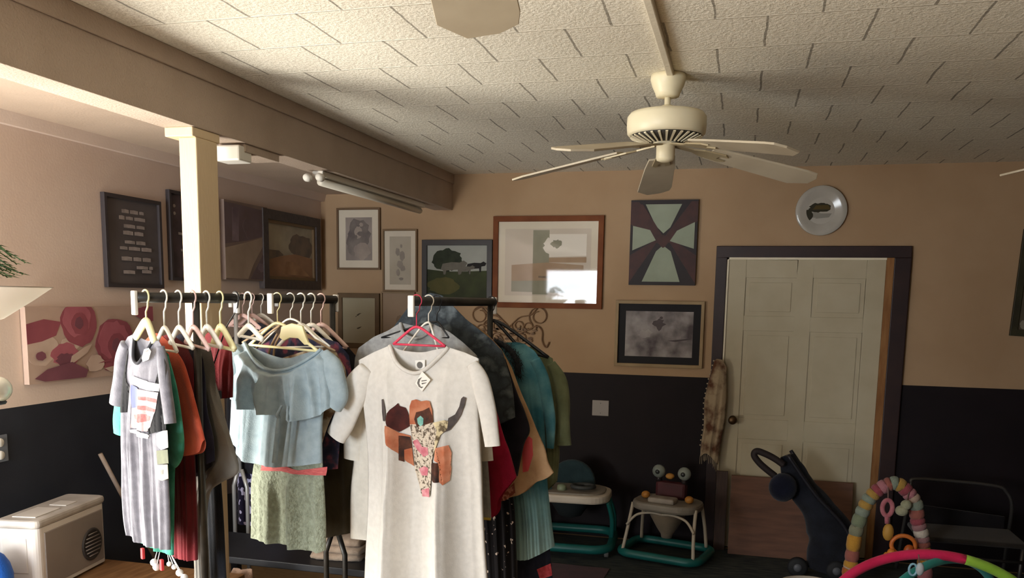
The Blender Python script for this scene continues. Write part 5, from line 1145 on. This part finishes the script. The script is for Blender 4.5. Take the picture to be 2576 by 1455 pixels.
hang_toy('toy_ring', 'large orange ring toy with a flower hanging on the arch right side', (0.9576,5.05,0.3697), mk_or)

# play gym in front
g0 = (0.9819,4.3122,0.54)
t = thing('play_gym', 'bright padded baby gym arches in pink and lime at the bottom right', 'play gym', (g0[0], g0[1], 0))
mpk = cloth('hot pink padding', 'e0305f', 'd42556', 10, .2); mlm = cloth('lime padding', '8fbf3c', '9ecb4a', 10, .3); mrd = cloth('red padding', 'c9283c', bump=.2); mtl = cloth('teal padding', '2f9a92', '38a79e', 10, .2)
def arch(ax, ay, h, name, bands, r=.024):
    n = 60; pts = [(-ax*math.cos(PI*i/n), -ay*math.cos(PI*i/n), .02+(h-.02)*math.sin(PI*i/n)**.85) for i in range(n+1)]
    mb = MB()
    for a, b, mi in bands: mb.tube(pts[int(a*n):int(b*n)+1], r, 14, mi=mi)
    return mb.build(name, [mpk, mlm, mrd, mtl], t)
arch(.52, -.04, .53, 'pink_arch', [(0, .17, 1), (.17, .58, 0), (.58, .83, 1), (.83, 1, 2)])
arch(.40, .42, .50, 'teal_arch', [(0, .25, 2), (.25, .8, 3), (.8, 1, 0)], .02)
MB().slab([(.58*math.cos(2*PI*i/40), .5*math.sin(2*PI*i/40)) for i in range(40)], .007, .022).build('play_mat', cloth('muted play mat', '3f5a52', '56705f', 6, .3), t, bevel=.008)
q = (0.8145,3.95,0.5574)
t = thing('rattle', 'pale blue and white rattle toy hanging under the pink gym arch', 'toy', q)
MB().ball((.01, 0, 0), (.018, .016, .03), 14).build('white_bead', mat('white rattle', 'b9c0c4', .4), t)
MB().tube([(-.018+.016*math.cos(a), 0, -.005+.026*math.sin(a)) for a in [2*PI*i/18 for i in range(18)]], .005, 8, closed=True).build('blue_ring', mat('pale blue ring', '8fbccf', .4), t)
MB().tube([(.005, 0, .028), (.0, 0, .065)], .003, 6).build('cord', mat('toy cord', '7a5f58', .9), t)
# pale bin at the bottom edge
wx, wy, wz = (0.3438,3.7,0.5568)
t = thing('storage_bin', 'pale plastic bin whose rim just shows at the bottom, left of the gym', 'bin', (wx, wy-.125, 0))
MB().lathe([(.005, 0), (.10, 0), (.118, wz-.03), (.128, wz-.02), (.128, wz), (.118, wz), (.10, .02), (.005, .02)], 40).build('bin_body', mat('pale bin plastic', 'b0a89c', .5), t)
# folding chair
c0 = (1.4553,5.65,0.1757)
t = thing('folding_chair', 'dark bench chair with a thin rounded grey metal back by the right wainscot', 'chair', (c0[0], 5.65, .006))
fr = [(-0.372,0.524),(-0.366,0.596),(-0.346,0.632),(-0.125,0.633),(0.107,0.62),(0.164,0.59),(0.203,0.506)]
m_cm = mat('dull grey chair tube', '4a4744', .4, metal=.5)
top_z = fr[2][1]
pts = [(fr[0][0]-.02, .12, .02), (fr[0][0]-.01, .05, .3)]+[(x, 0, z) for x, z in fr]+[(fr[-1][0]+.01, .05, .3), (fr[-1][0]+.02, .12, .02)]
MB().tube(smooth_pts(pts, 6), .011, 8).build('back_frame', m_cm, t)
MB().prism([(fr[0][0]+.03, top_z-.16), (fr[-1][0]-.03, top_z-.2), (fr[-1][0]-.03, .34), (fr[0][0]+.03, .36)], .005, .02).build('back_panel', cloth('black chair cloth', '141214', '1b181a', 8, .2), t)
MB().box((fr[0][0], -.36, .33), (fr[-1][0], 0, .36)).build('seat', cloth('charcoal seat cloth', '2b2724', '332e2a', 8, .3), t, bevel=.012)
for x in (fr[0][0]+.02, fr[-1][0]-.02): MB().tube([(x, -.34, .33), (x, -.3, .0)], .011, 8).build('leg', m_cm, t)
MB().tube([(fr[0][0]+.02, -.35, .25), (fr[-1][0]-.02, -.35, .25)], .01, 8).build('stretcher', m_cm, t)
# mats on the floor
t = thing('floor_mat', 'dark red mat on the floor in front of the teal walker', 'mat', (*(-0.9356,5.1247), 0))
MB().slab([(-.55, -.5), (.2, -.5), (.22, .1), (-.5, .12)], .006, .013).build('mat_pile', cloth('dark red mat', '4a1f22', '3a181b', 10, .4), t)
t = thing('rug', 'large dark green streaked rug covering the floor before the door and walkers', 'rug', (.6, 4.75, 0))
MB().slab([(-2.2, -1.05), (2.4, -1.05), (2.4, 1.2), (-2.2, 1.2)], 0, .006).build('rug_pile', mat('green streaked rug', '20272a', .9, '43463f', 4, .4, 120, lo=.4, hi=.65, stretch=(2, 16, 1)), t)
